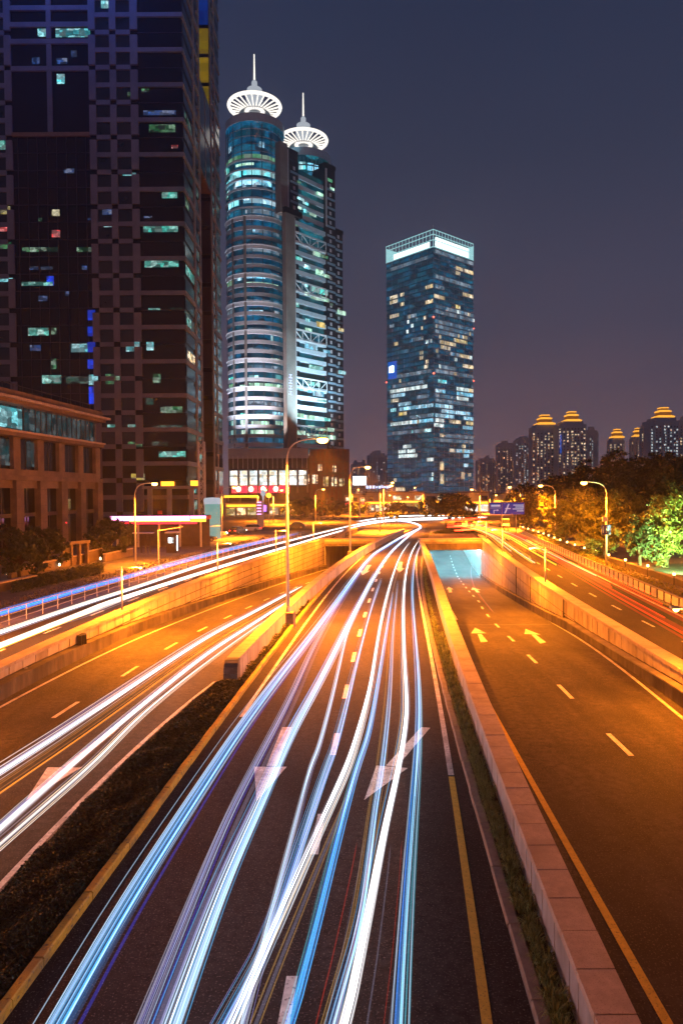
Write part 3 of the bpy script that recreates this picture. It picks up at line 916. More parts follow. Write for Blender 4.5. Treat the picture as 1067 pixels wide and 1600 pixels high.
# ------------------------------------------------------------------ fences and small lights at the roadsides
t = thing('roadside_fence', 'low metal railing fence along the left surface road', 'fence')
pm = MB().box(-.025, .025, -.025, .025, -.02, 1.0).mesh('fence_post', 'metal_white')
d = 30.0
while d < 128:
    link('fence_post', pm, t, (FENCE(d), d, 0)); d += 2.0
for z in (.25, .62, .98):
    bar(MB(), off(FENCE, -.02), off(FENCE, .02), z, z + .05, 30, 128, 3).build('rail', 'metal_grey', t)
m = MB()
for k in range(9000):
    d = random.uniform(34, 128)
    p = Vector((FENCE(d) - random.uniform(.9, 1.7), d, .2 + random.random() * 1.1))
    leaf_quads(m, p, .09, .5)
tag(m.build('hedge', 'leaf_red', kind='stuff'), 'clipped reddish hedge behind the left roadside railing', 'hedge')

t = thing('guard_rail', 'white panelled guard rail along the right surface road below the yellow hedge', 'fence')
pm = MB().box(-.05, .05, -.05, .05, -.02, .85).mesh('rail_post', 'metal_dark')
d = 30.0
while d < 130:
    link('rail_post', pm, t, (RSRAIL(d), d, 0))
    e = d + 1.42
    MB().hexa([(RSRAIL(d) + .0, d + .06, .12), (RSRAIL(d) + .05, d + .06, .12), (RSRAIL(e) + .05, e, .12), (RSRAIL(e), e, .12)],
              [(RSRAIL(d) + .0, d + .06, .74), (RSRAIL(d) + .05, d + .06, .74), (RSRAIL(e) + .05, e, .74), (RSRAIL(e), e, .74)]).build('rail_panel', 'metal_white', t)
    d += 1.5
bar(MB(), off(RSRAIL, -.05), off(RSRAIL, .1), .80, .88, 30, 130, 3).build('top_rail', 'metal_grey', t)
kerb('yellow_kerb', 'low kerb at the foot of the right guard rail', off(RSRAIL, -.12), .16, .14, 30, 120, 'kerb_stone', 1.5)
m = MB()
for k in range(9000):
    d = 34 + 90 * random.random() ** 1.4
    leaf_quads(m, Vector((RSRAIL(d) + random.uniform(.3, 1.3), d, .35 + random.random() * .75)), .09, .7)
tag(m.build('hedge', 'leaf_yellow', kind='stuff'), 'yellow green clipped hedge behind the right guard rail', 'hedge')
t = thing('park_wall', 'low pale boundary wall under the trees on the right', 'wall')
bar(MB(), off(RBOL, .35), off(RBOL, .6), -.05, .55, 36, 150, 4).build('wall_core', 'stone_dark', t)
bar(MB(), off(RBOL, .28), off(RBOL, .67), .55, .63, 36, 150, 4).build('coping', 'concrete', t)
bol_px = [(1053,897),(1012,884),(977,875),(951,867),(930,861),(913,856),(898,851),(886,847),(875,843.5),(866,840),(857,836.5),(849,833.5),(841,831),(833,828.5),(825,826),(817,823.5)]
bp = MB().tube([(0, 0, 0), (0, 0, .95)], .05, 8).mesh('bollard_post', 'metal_dark', True)
bg = MB().lathe([(.001, .93), (.10, .95), (.12, 1.05), (.10, 1.15), (.001, 1.18)], 0, 0, 10).mesh('lamp_globe', 'bulb_small', True)
bc = MB().lathe([(.13, 1.17), (.13, 1.2), (.001, 1.24)], 0, 0, 10).mesh('bollard_cap', 'metal_dark', True)
names = ['first', 'second', 'third', 'fourth', 'fifth', 'sixth', 'seventh', 'eighth', 'ninth', 'tenth', 'eleventh', 'twelfth', 'thirteenth', 'fourteenth', 'fifteenth', 'sixteenth']
for k, (px, py) in enumerate(bol_px):
    p = G(px, py, 1.05)
    t = thing('bollard_light', 'small glowing bollard light under the right trees, %s counted from the right picture edge' % names[k], 'bollard light', (p[0], p[1], 0), 0, 'row of bollard lights under the trees')
    link('bollard_post', bp, t); link('lamp_globe', bg, t); link('bollard_cap', bc, t)

# sign on the right lamp, big road sign
t = thing('lamp_sign', 'small blue sign with a white panel above on the right street lamp pole', 'sign', (at(947, 887, 74).x, 73.85, 0))
box('blue_panel', 'sign_blue', t, -.55, .42, -.03, .03, 3.55, 4.6)
box('white_bar', 'paint_white', t, -.12, -.02, -.045, -.03, 3.75, 4.45)
box('white_bar', 'paint_white', t, .10, .16, -.045, -.03, 3.75, 4.45)
box('white_bar', 'paint_white', t, -.42, -.34, -.045, -.03, 3.75, 4.45)
box('white_panel', 'metal_white', t, -.5, .08, -.03, .03, 4.95, 5.45)
p0, p1 = at(765, 804, 128), at(819, 785, 128)
t = thing('road_sign', 'large blue overhead road sign with turn arrow before the right trees', 'sign', (p0.x, 128, 0))
W, Z0, Z1 = p1.x - p0.x, p0.z, p1.z
xs = W * .355
box('sign_panel', 'sign_blue_glow', t, 0, xs - .06, -.05, .05, Z0, Z1)
box('sign_panel', 'sign_blue_glow', t, xs + .06, W, -.05, .05, Z0, Z1)
ar = MB()
ar.box(xs * .30, xs * .37, -.065, -.052, Z0 + .15, Z0 + .85); ar.box(xs * .37, xs * .60, -.065, -.052, Z0 + .72, Z0 + .85)
ar.hexa([(xs * .60, -.065, Z0 + .58), (xs * .60, -.052, Z0 + .58), (xs * .60, -.052, Z0 + .99), (xs * .60, -.065, Z0 + .99)], [(xs * .74, -.065, Z0 + .77), (xs * .74, -.052, Z0 + .77), (xs * .74, -.052, Z0 + .80), (xs * .74, -.065, Z0 + .80)])
ar.build('turn_arrow', 'sign_text_glow', t)
box('divider_line', 'sign_text_glow', t, .06, xs - .12, -.062, -.052, Z0 + 1.18, Z0 + 1.23)
box('text_bar', 'sign_text_glow', t, .25, xs - .35, -.062, -.052, Z0 + 1.45, Z0 + 1.8)
for (a, b, z) in ((.68, .98, 1.62), (.74, .99, 1.28), (.66, .97, .92), (.78, .98, .56), (.45, .60, 1.0)):
    box('text_bar', 'sign_text_glow', t, W * a, W * b, -.062, -.052, Z0 + z, Z0 + z + .17)
dg = MB().hexa([(W * .42, -.062, Z0 + .2), (W * .46, -.062, Z0 + .2), (W * .46, -.052, Z0 + .2), (W * .42, -.052, Z0 + .2)], [(W * .53, -.062, Z1 - .25), (W * .57, -.062, Z1 - .25), (W * .57, -.052, Z1 - .25), (W * .53, -.052, Z1 - .25)])
dg.build('route_line', 'sign_text_glow', t)
for x in (xs, W * .77):
    MB().tube([(x, .12, -.02), (x, .12, Z1 - .1)], .09, 8).build('sign_post', 'metal_grey', t, True)

# ------------------------------------------------------------------ trees
def tree(label, base, h, crowns, n, leafm='leaf', lsize=.22, trunk_r=.22, name='tree', group='trees along the right roadside', seed=None, cat='tree'):
    rnd = random.Random(seed if seed is not None else random.random())
    t = thing(name, label, cat, (base[0], base[1], 0), 0, group)
    tm = MB()
    top = Vector((0, 0, h * .55))
    tm.tube([(0, 0, -.05), (rnd.uniform(-.15, .15), rnd.uniform(-.15, .15), h * .3), tuple(top)], [trunk_r, trunk_r * .75, trunk_r * .5], 8)
    lm = MB()
    for (cx, cy, cz, rx, ry, rz) in crowns:
        c = Vector((cx, cy, cz))
        tm.tube([tuple(Vector((0, 0, h * .28))), tuple(c * .5 + Vector((0, 0, h * .18))), tuple(c)], [trunk_r * .6, trunk_r * .35, trunk_r * .1], 6)
    vol = sum(c[3] * c[4] * c[5] for c in crowns)
    for (cx, cy, cz, rx, ry, rz) in crowns:
        k = int(n * rx * ry * rz / vol)
        ncl = max(14, int(k / 55))
        for q in range(ncl):
            while True:
                v = Vector((rnd.uniform(-1, 1), rnd.uniform(-1, 1), rnd.uniform(-1, 1)))
                if .25 < v.length < 1: break
            v = v.normalized() * (.55 + .5 * rnd.random() ** .6)
            cc = Vector((cx + v.x * rx, cy + v.y * ry, cz + v.z * rz))
            cr_ = (rx + ry + rz) / 3 * rnd.uniform(.14, .27)
            for j in range(int(k / ncl)):
                u = Vector((rnd.gauss(0, .55), rnd.gauss(0, .55), rnd.gauss(0, .42)))
                p = cc + u * cr_
                nrm = (v * .6 + Vector((rnd.gauss(0, .6), rnd.gauss(0, .6), .5 + rnd.gauss(0, .5)))).normalized()
                a = Vector((rnd.gauss(0, 1), rnd.gauss(0, 1), rnd.gauss(0, 1)))
                b = nrm.cross(a).normalized(); a = b.cross(nrm)
                s = lsize * rnd.uniform(.6, 1.25)
                i = len(lm.v)
                lm.v += [tuple(p - a * s), tuple(p + b * s * .5), tuple(p + a * s), tuple(p - b * s * .5)]
                lm.f.append((i, i + 1, i + 2, i + 3))
    tm.build('trunk', 'bark', t, True)
    lm.build('crown', leafm, t)
    return t
def blob(rx, ry, h0, h1, k, seed):
    r = random.Random(seed); out = []
    for q in range(k):
        a = 2 * math.pi * q / k + r.uniform(-.4, .4); f = r.uniform(.25, .6)
        zz = h0 + (h1 - h0) * r.uniform(.25, .8)
        s = r.uniform(.42, .62)
        out.append((rx * f * math.cos(a), ry * f * math.sin(a), zz, rx * s, ry * s, (h1 - h0) * .5 * r.uniform(.5, .8)))
    out.append((0, 0, h0 + (h1 - h0) * .7, rx * .55, ry * .55, (h1 - h0) * .32))
    return out
def px_tree(label, px, ytop, Y, halfw_px, h0, n, seed, leafm='leaf', lsize=.24, k=6, **kw):
    x = at(px, 800, Y).x; ztop = at(px, ytop, Y).z
    rx = halfw_px * Y / FPX
    return tree(label, (x, Y), ztop, blob(rx, rx * .9, h0, ztop, k, seed), n, leafm, lsize, .16 + ztop * .012, seed=seed, **kw)
# front row, lit by the lamps
px_tree('round tree lit orange beside the street lamp with the sign', 945, 768, 81, 58, 1.0, 17000, 11, lsize=.2)
px_tree('small bright yellow lit tree beyond the second right street lamp', 853, 772, 114, 22, 1.8, 6000, 12, lsize=.2)
px_tree('tree lit bright green at the right picture edge', 1042, 776, 74, 62, .3, 17000, 13, lsize=.19)
px_tree('dim orange tree left of the round orange tree', 886, 782, 104, 34, 1.2, 13000, 14, lsize=.21)
px_tree('dim tree behind the blue road sign', 822, 772, 140, 34, 1.0, 7000, 15, lsize=.26)
px_tree('low dark bush tree between the orange and the green tree', 1000, 812, 72, 34, .3, 6000, 16, 'leaf_dark', .19)
# dark trees behind
px_tree('tall dark tree with the highest crown behind the orange tree', 962, 706, 118, 52, 3, 17000, 21, 'leaf_dark', .3)
px_tree('tall dark tree behind the lamp with the sign', 918, 728, 128, 40, 3, 15000, 22, 'leaf_dark', .3)
px_tree('dark tree behind the second right street lamp', 872, 744, 138, 38, 2, 15000, 23, 'leaf_dark', .3)
px_tree('dark tree on the left end of the right tree row', 834, 760, 152, 34, 2, 11000, 24, 'leaf_dark', .32)
px_tree('tall dark tree behind the green lit tree', 1020, 716, 112, 50, 3, 17000, 25, 'leaf_dark', .3)
px_tree('tall dark tree cut by the right picture edge', 1066, 722, 104, 46, 2, 15000, 26, 'leaf_dark', .3)
# tree on the island over the right tunnel, small trees at the crossing
tx = at(704, 832, 139).x
tree('spreading dark tree with red glow on the island above the right tunnel', (at(697, 832, 139).x, 139), 7.6, [(-2.9, 0, 4.9, 2.7, 2.3, 1.6), (-.6, .5, 6.0, 2.8, 2.4, 1.6), (2.0, .5, 6.0, 2.6, 2.4, 1.6), (3.6, 0, 4.9, 2.3, 2.2, 1.8), (4.6, .2, 2.9, 1.7, 1.5, 1.8), (2.4, 0, 3.4, 1.9, 1.5, 1.6)], 13000, 'leaf_dark', .24, .2, seed=31, name='island_tree', group=None)
m = MB()
for k in range(2600):
    a, r = random.uniform(0, 6.28), random.random() ** .5
    leaf_quads(m, Vector((tx + 1.2 + 5.2 * r * math.cos(a), 136.5 + 1.9 * r * math.sin(a), .1 + 1.0 * (1 - r * r) * random.random())), .16, .6)
tag(m.build('shrub_bed', 'leaf_dark', kind='stuff'), 'low rounded shrubs around the island tree above the tunnel mouth', 'shrubs')
for k, px in enumerate((590, 600, 611, 620)):
    x = at(px, 800, 176).x
    tree('small clipped street tree on the island before the crossing, %s from the left' % names[k], (x, 176), 3.3, [(0, 0, 2.3, 1.0, .9, .8), (.4, 0, 2.7, .8, .8, .6)], 900, 'leaf_dark', .2, .08, seed=40 + k, name='small_tree', group='small trees on the crossing island')
# left side
px_tree('dark tree mass before the stone building, nearest the left picture edge', 28, 822, 66, 44, .3, 6000, 51, 'leaf_dark', .2, group='dark trees before the left buildings')
px_tree('dark tree before the stone building beside the gate frame', 72, 826, 76, 34, .3, 5000, 52, 'leaf_dark', .2, group='dark trees before the left buildings')
px_tree('dark bushy tree under the left end of the pink canopy', 168, 808, 88, 38, .3, 7000, 53, 'leaf_dark', .2, group='dark trees before the left buildings')
for k, (px, yt, Y, hw) in enumerate(((470, 778, 205, 34), (520, 782, 225, 34), (560, 786, 240, 24), (620, 786, 235, 22), (640, 792, 250, 20))):
    px_tree(('dim tree beyond the crossing behind the green signal', 'dim tree beyond the crossing right of the green signal', 'dim tree beyond the crossing before the red shop fronts', 'dim tree beyond the crossing before the lit shops', 'low dim tree beyond the crossing left of the island tree')[k], px, yt, Y, hw, .5, 3500, 60 + k, 'leaf_dark', .4, group='trees beyond the crossing')
# uplight on the green tree
gx = at(1062, 880, 68).x
t = thing('tree_uplight', 'small ground floodlight under the green lit tree', 'floodlight', (gx - .2, 66.0, 0))
MB().tube([(0, 0, 0), (0, 0, .3)], .06, 8).build('stake', 'metal_dark', t)
MB().lathe([(.001, .28), (.16, .30), (.18, .5), (.17, .5), (.001, .44)], 0, 0, 12).build('housing', 'metal_dark', t, True)
l = lamp_light('flood_bulb', (0, 0, .55), 52000, .1, (.60, 1.0, .30), t, 'SPOT', RAD(100))
l.rotation_euler = (at(1040, 815, 74) - Vector((gx - .2, 66.0, .55))).to_track_quat('-Z', 'Y').to_euler()

# ------------------------------------------------------------------ dark checkered tower (left)
TY = 150.0
def TX(px, py=400): return at(px, py, TY).x
def TZ(py, px=150): return at(px, py, TY).z
tw = thing('office_tower', 'huge dark checkered office tower filling the upper left', 'tower', (TX(289), TY, 0))
ox, oy = TX(289), TY
def tbox(name, mat, x0, x1, y0, y1, z0, z1, parent=None):
    return box(name, mat, parent or tw, x0 - ox, x1 - ox, y0 - oy, y1 - oy, z0, z1)
XR = TX(289); XL = XR - 62; HT = 156.0
tbox('glass_core', 'glass_black', XL, XR - .35, TY + .5, 168.0, 0, HT)
tbox('glass_core', 'glass_black', XL, XR - 6.5, 168.0, 182, 0, HT)
tbox('glass_core', 'glass_black', XL, XR - .35, 182, 196, 0, HT)
z0k = TZ(158.6)
FL = 3.64
def zk(k): return z0k + FL * k
KS = [k for k in range(-25, 18) if zk(k) > 1]
xs_grid = [(TX(143), TX(153.5)), (TX(175.5), TX(185.5)), (TX(207.5), TX(219))]
xs_left = [(TX(12), TX(22)), (TX(-22), TX(-12)), (TX(-54), TX(-44))]
for k in KS:
    z = zk(k)
    node = (k % 2 == 0)
    for (a, b) in xs_grid + xs_left:             # piers between node rows
        if node and zk(k) < HT - 8:
            tbox('pier', 'cladding', a, b, TY, TY + .6, z + .55, min(z + 2 * FL - .55, HT))
    for (a, b) in ((xs_grid[0][1], xs_grid[1][0]), (xs_grid[1][1], xs_grid[2][0]), (xs_left[1][1], xs_left[0][0]), (xs_left[2][1], xs_left[1][0])):
        tbox('spandrel', 'cladding', a + .003, b - .003, TY + .06, TY + .56, z - .48, z + .48)
    if not node:
        tbox('band', 'cladding', xs_grid[2][1] + .003, XR, TY + .02, TY + .6, z - .48, z + .42)
        # transom of the storey between
        tbox('transom', 'glass_panel', xs_grid[2][1], XR - .1, TY + .36, TY + .55, z + FL - .06, z + FL + .06)
    for q in range(1, 3):
        pass
# big bay: bands above, two tall panels, bronze beam, dark glass below
bx0, bx1 = TX(22), TX(143)
zb = TZ(209)
bm0, bm1 = TX(78), TX(85)
for (ya, yb) in ((20, 31), (33, 0),):
    pass
for y in (10, 36, 62.5, 105):
    tbox('band', 'cladding', bx0 + .003, bx1 - .003, TY + .04, TY + .6, TZ(y) - .5, TZ(y) + .5)
for y in (-16, -42, -69, -95, -121, -148, -174, -200):
    tbox('band', 'cladding', bx0 + .003, bx1 - .003, TY + .04, TY + .6, TZ(y) - .5, TZ(y) + .5)
for (ya, yb) in ((32, 14), (58, 40), (101, 67), (204, 109), (6, -12)):
    tbox('pier', 'cladding', bm0, bm1, TY + .02, TY + .58, TZ(ya), TZ(yb))
tbox('beam', 'bronze', bx0 + .003, bx1 - .003, TY - .05, TY + .6, zb - .3, zb + .5)
for k in range(8):
    x = bx0 + (bx1 - bx0) * (k + .5) / 8
    tbox('mullion', 'glass_panel', x - .05, x + .05, TY + .36, TY + .52, 2, zb - .3)
for k in range(1, 20):
    tbox('transom', 'glass_panel', bx0, bx1, TY + .40, TY + .51, zb - 3.64 * k - .08, zb - 3.64 * k + .08)
# dark window panes in the grid (each opening one pane)
for k in KS:
    z = zk(k)
    for (a, b) in ((xs_grid[0][1], xs_grid[1][0]), (xs_grid[1][1], xs_grid[2][0]), (xs_left[1][1], xs_left[0][0])):
        w = tbox('window', 'glass', a + .04, b - .04, TY + .42, TY + .5, z + .5, z + FL - .5)
# lit windows, read from the photograph
lit = [(59,44,75,56,'cyan'),(87,44,141,57,'cyan'),(158,0,170,12,'cyan'),(50,89,62,99,'bluedim'),(88,90,105,99,'bluedim'),(111,78,120,88,'bluedim'),(89,115,101,130,'cyan'),(0,219,14,233,'teal'),
 (199,143,208,151,'green'),(221,138,233,143,'green'),(224,172,275,179,'bluedim'),(233,194,274,206,'green'),(268,226,278,231,'red'),(253,300,277,309,'teal'),(224,351,278,362,'teal'),(192,269,212,274,'cyan'),
 (0,322,16,334,'yellow'),(0,349,18,361,'red'),(81,327,93,337,'yellow'),(81,359,94,370,'red'),(35,386,91,393,'green'),(120,386,148,393,'green'),(0,378,18,388,'green'),(60,340,66,345,'green'),(137,340,147,343,'bluedim'),
 (226,403,279,417,'teal'),(73,431,84,446,'blue'),(34,440,83,446,'teal'),(44,512,76,524,'teal'),(80,512,88,522,'green'),(111,537,137,550,'cyan'),(47,539,64,548,'bluedim'),(0,434,20,440,'cyan'),
 (137,484,149,500,'blue'),(137,510,149,525,'blue'),(137,534,149,550,'blue'),(137,561,150,576,'blue'),(139,585,153,601,'cyan'),(139,604,152,631,'blue'),(66,586,96,599,'teal'),(102,588,138,599,'dimgreen'),(80,560,88,576,'green'),
 (197,534,218,549,'cyan'),(229,534,240,547,'cyan'),(165,584,187,600,'green'),(239,584,251,598,'green'),(251,635,285,645,'green'),(168,663,188,672,'teal'),(200,663,221,672,'teal'),(237,664,285,671,'dimgreen'),
 (232,481,250,484,'teal'),(266,480,285,483,'dimgreen'),(240,586,248,596,'green'),(160,326,180,335,'bluedim'),(162,350,181,354,'cyan'),(225,337,238,340,'bluedim'),(228,622,240,632,'dimgreen'),(200,690,222,698,'green'),(236,690,262,696,'dimgreen'),
 (205,740,226,750,'yellow'),(248,705,290,714,'teal'),(100,263,116,270,'bluedim'),(102,455,108,462,'bluedim'),(60,462,74,470,'bluedim'),(46,416,60,421,'bluedim'),(64,416,82,421,'bluedim'),(128,415,136,421,'bluedim')]
for (x0, y0, x1, y1, c) in lit:
    a = at(x0, (y0 + y1) / 2, TY + .4); b = at(x1, (y0 + y1) / 2, TY + .4)
    z1 = at((x0 + x1) / 2, y0, TY + .4).z; zz0 = at((x0 + x1) / 2, y1, TY + .4).z
    tbox('lit_window', 'lit_' + c, a.x, b.x, TY + .33, TY + .412, zz0, z1)
# side face
def sbox(name, mat, y0, y1, z0, z1, d=.3, out=.0):
    return tbox(name, mat, XR - d, XR + out, y0, y1, z0, z1)
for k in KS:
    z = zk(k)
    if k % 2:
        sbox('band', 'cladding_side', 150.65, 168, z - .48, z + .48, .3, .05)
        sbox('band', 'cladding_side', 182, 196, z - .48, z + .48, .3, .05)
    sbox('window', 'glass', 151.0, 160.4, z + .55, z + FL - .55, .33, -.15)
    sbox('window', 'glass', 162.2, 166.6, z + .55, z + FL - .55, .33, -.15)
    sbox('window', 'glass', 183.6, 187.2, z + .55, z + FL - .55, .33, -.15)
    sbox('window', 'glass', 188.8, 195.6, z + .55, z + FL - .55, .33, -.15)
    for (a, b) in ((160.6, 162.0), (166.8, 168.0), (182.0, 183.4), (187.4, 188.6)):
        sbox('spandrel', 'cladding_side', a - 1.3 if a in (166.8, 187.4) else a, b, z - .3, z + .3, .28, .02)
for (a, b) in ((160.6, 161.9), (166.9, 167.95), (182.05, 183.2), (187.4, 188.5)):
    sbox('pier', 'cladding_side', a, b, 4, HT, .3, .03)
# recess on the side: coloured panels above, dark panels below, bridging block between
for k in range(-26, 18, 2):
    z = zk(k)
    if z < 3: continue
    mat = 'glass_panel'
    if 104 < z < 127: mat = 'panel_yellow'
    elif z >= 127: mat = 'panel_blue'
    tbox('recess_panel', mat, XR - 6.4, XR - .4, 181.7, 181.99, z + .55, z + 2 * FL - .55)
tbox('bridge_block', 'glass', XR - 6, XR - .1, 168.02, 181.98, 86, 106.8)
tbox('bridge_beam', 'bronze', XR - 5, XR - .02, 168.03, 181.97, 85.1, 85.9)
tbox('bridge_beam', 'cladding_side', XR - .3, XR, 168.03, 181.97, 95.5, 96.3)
tbox('mullion', 'cladding_side', XR - .25, XR - .03, 174.6, 175.1, 86, 106.8)
for (k, a, b, c) in ((-1, 152, 159, 'dimgreen'), (-10, 151.5, 160, 'teal'), (-13, 151.5, 156, 'teal'), (-15, 152, 159.5, 'warm'), (-23, 151.5, 159.5, 'teal'), (-24, 155, 160, 'teal'), (-21, 163, 166, 'teal'), (-17, 189, 193, 'teal'), (-25, 151, 160, 'teal'), (-6, 152, 155, 'green')):
    z = zk(k)
    if z < 3: continue
    sbox('lit_window', 'lit_' + c, a, b, z + .8, z + FL - .9, .3, -.12)
# street level
tbox('shop_sign', 'sign_orange', TX(253, 757), TX(273, 757), TY - .8, TY - .4, TZ(762), TZ(753))
tbox('shop_sign', 'sign_orange', TX(299, 757), TX(310, 757), TY - .8, TY - .4, TZ(763), TZ(752))
tbox('entrance_canopy', 'cladding_side', TX(225), XR + 3, TY - 4, TY + .4, 9.1, 9.7)
for x in (TX(232), TX(262), XR + 1):
    tbox('column', 'cladding_side', x, x + .9, TY - 3.5, TY - 2.6, 0, 9.1)

# blue wash from the roof edge of the tower
for k, (x, pw) in enumerate(((XR - 8, 90000), (XR - 22, 90000), (XR - 36, 90000))):
    tbox('blue_facade_lamp', 'metal_dark', x - .5, x + .5, TY - 5.2, TY - 4.4, 125.8, 126.5)
    tbox('lamp_arm', 'metal_dark', x - .1, x + .1, TY - 4.4, TY + .4, 126.0, 126.2)
    l = lamp_light('blue_wash', (x - ox, -4.8, 125.65), pw * .02, .6, (.03, .16, 1.0), tw)
    l.rotation_euler = (RAD(-12), 0, 0)

# mast beside the tower foot
mx = at(316, 800, 142).x
t = thing('lattice_mast', 'slim white lattice mast at the foot of the checkered tower', 'mast', (mx, 142, 0))
zt = at(316, 690, 142).z
for dx in (-.6, .6):
    for dy in (-.5, .5):
        MB().tube([(dx, dy, 0), (dx, dy, zt)], .12, 6).build('leg', 'metal_white', t)
for k in range(12):
    z = zt * (k + .5) / 12
    m = MB(); m.tube([(-.6, -.5, z - .8), (.6, -.5, z + .8)], .06, 5); m.tube([(.6, -.5, z - .8), (-.6, -.5, z + .8)], .06, 5)
    m.build('brace', 'metal_white', t)

# ------------------------------------------------------------------ stone building (left foreground)
# facade plane runs from (86 m) to (113 m) beside the left pavement
SB0, SB1 = Vector((-42.0, 86.0, 0)), Vector((-39.0, 113.0, 0))
u = (SB1 - SB0).normalized()
ang = math.atan2(u.y, u.x)
st = thing('stone_building', 'low stone building with tall pillars and a glazed top floor at the left edge', 'building', tuple(SB0 - u * 30), ang)
Lf = (SB1 - SB0).length + 30
# local: x along the facade, -y faces the street
def stb(name, mat, x0, x1, y0, y1, z0, z1, parent=None): return box(name, mat, parent or st, x0, x1, y0, y1, z0, z1)
stb('core', 'stone_dark', 0, Lf - .4, 1.2, 30, 0, 20.9)
stb('end_wall', 'stone_warm', Lf - .42, Lf, .6, 30, 0, 20.4)
nb = 10
bay = Lf / nb
for k in range(nb + 1):
    x = k * bay
    stb('pillar', 'stone_warm', x - .85, x + .85, 0, 1.3, 0, 10.0)
    stb('pilaster', 'stone_warm', x - .8, x + .8, .35, 1.3, 11.4, 15.6)
    for z in (2.2, 4.4, 6.6, 8.8):
        stb('joint_course', 'stone_dark', x - .86, x + .86, -.012, .02, z, z + .05)
    if k < nb:
        g = stb('window', 'glass_black', x + .85, x + bay - .85, .9, 1.15, .3, 9.0)
        stb('window_frame', 'metal_dark', x + bay / 2 - .06, x + bay / 2 + .06, .84, .92, .3, 9.0)
        stb('transom', 'stone_dark', x + .85, x + bay - .85, .7, 1.1, 5.2, 5.7)
        stb('window', 'glass', x + .8, x + bay - .8, .9, 1.15, 11.5, 15.5)
        stb('upper_frame', 'metal_dark', x + bay / 2 - .06, x + bay / 2 + .06, .84, .92, 11.5, 15.5)
        stb('head_panel', 'stone_warm', x + .85, x + bay - .85, .5, 1.2, 9.0, 10.0)
stb('cornice', 'stone_warm', -.3, Lf + .25, -.35, 1.3, 10.02, 10.6)
stb('frieze', 'stone_warm', -.2, Lf + .1, .1, 1.3, 10.6, 11.4)
stb('cornice', 'stone_warm', -.4, Lf + .35, -.55, 1.3, 15.62, 16.1)
stb('cornice_lip', 'granite', -.5, Lf + .45, -.8, 1.3, 16.1, 16.35)
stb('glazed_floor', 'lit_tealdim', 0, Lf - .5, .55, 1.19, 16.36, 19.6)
for k in range(40):
    x = Lf * (k + .3) / 40
    stb('mullion', 'metal_dark', x - .05, x + .05, .44, .56, 16.36, 19.6)
stb('eaves', 'stone_warm', -.5, Lf + .4, -.9, 1.4, 19.62, 20.1)
stb('roof_edge', 'granite', -.8, Lf + .9, -1.5, 1.6, 20.1, 20.45)
stb('parapet', 'stone_warm', -.4, Lf + .3, -.4, 1.4, 20.45, 21.4)
for k in range(24):
    stb('rail_post', 'metal_dark', Lf * k / 24, Lf * k / 24 + .06, 1.6, 1.66, 21.3, 22.6)
stb('handrail', 'metal_dark', 0, Lf, 1.6, 1.66, 22.6, 22.68)
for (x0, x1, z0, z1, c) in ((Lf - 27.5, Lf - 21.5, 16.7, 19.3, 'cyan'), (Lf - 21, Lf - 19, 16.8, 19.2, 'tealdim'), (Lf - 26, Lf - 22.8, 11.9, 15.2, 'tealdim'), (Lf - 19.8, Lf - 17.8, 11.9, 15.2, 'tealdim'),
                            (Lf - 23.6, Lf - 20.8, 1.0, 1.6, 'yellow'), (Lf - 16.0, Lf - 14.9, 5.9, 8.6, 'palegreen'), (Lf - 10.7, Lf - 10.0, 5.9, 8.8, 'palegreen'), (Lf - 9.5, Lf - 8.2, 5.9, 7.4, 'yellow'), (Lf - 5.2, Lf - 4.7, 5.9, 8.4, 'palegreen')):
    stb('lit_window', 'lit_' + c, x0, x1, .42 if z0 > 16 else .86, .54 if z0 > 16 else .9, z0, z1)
stb('edge_light', 'lit_palegreen', Lf + .02, Lf + .12, .2, .4, 3, 11.5)
stb('alarm_light', 'sign_red', Lf - 11.4, Lf - 11.2, -.08, -.02, 3.9, 4.1)

# low plaza furniture in front of it
def low_wall(label, pts, h, w, mat='stone_warm', name='planter_wall'):
    m = MB(); a = Vector((*pts[0], 0)); b = Vector((*pts[1], 0)); n = Vector((-(b - a).y, (b - a).x, 0)).normalized() * w
    m.hexa([a, b, b + n, a + n], [p + Vector((0, 0, h)) for p in (a, b, b + n, a + n)])
    t = thing(name, label, 'wall')
    m.build('wall_core', mat, t)
    m2 = MB(); e = n.normalized() * .06; c = a - e; d = b - e; z = Vector((0, 0, h)); z2 = Vector((0, 0, h + .1))
    m2.hexa([c + z, d + z, d + n + 2 * e + z, c + n + 2 * e + z], [c + z2, d + z2, d + n + 2 * e + z2, c + n + 2 * e + z2])
    m2.build('coping', 'granite', t)
low_wall('low planter wall under the dark trees, farther of the two', (G(18, 905)[:2], G(138, 878)[:2]), .95, .4)
low_wall('low planter wall near the railing, nearer of the two', (G(0, 925)[:2], G(58, 912)[:2]), .7, .5)
low_wall('low stone wall right of the gate frame', (G(136, 880)[:2], G(162, 873)[:2]), 1.3, .3)
low_wall('long low wall on the pavement left of the first street lamp', (G(165, 878)[:2], G(208, 868)[:2]), .9, .3)
g0, g1 = G(98, 886), G(136, 880)
a = math.atan2(g1[1] - g0[1], g1[0] - g0[0])
t = thing('gate_frame', 'reddish stone gate frame before the stone building', 'gate', (g0[0], g0[1], 0), a)
W = math.hypot(g1[1] - g0[1], g1[0] - g0[0])
for k in range(4):
    box('post', 'stone_warm', t, W * k / 3 - .15, W * k / 3 + .15, -.2, .2, 0, 2.4)
box('lintel', 'stone_warm', t, -.3, W + .3, -.3, .3, 2.4, 2.75)
box('gate_panel', 'stone_dark', t, .15, W / 3 - .15, .04, .1, 0, 2.4)
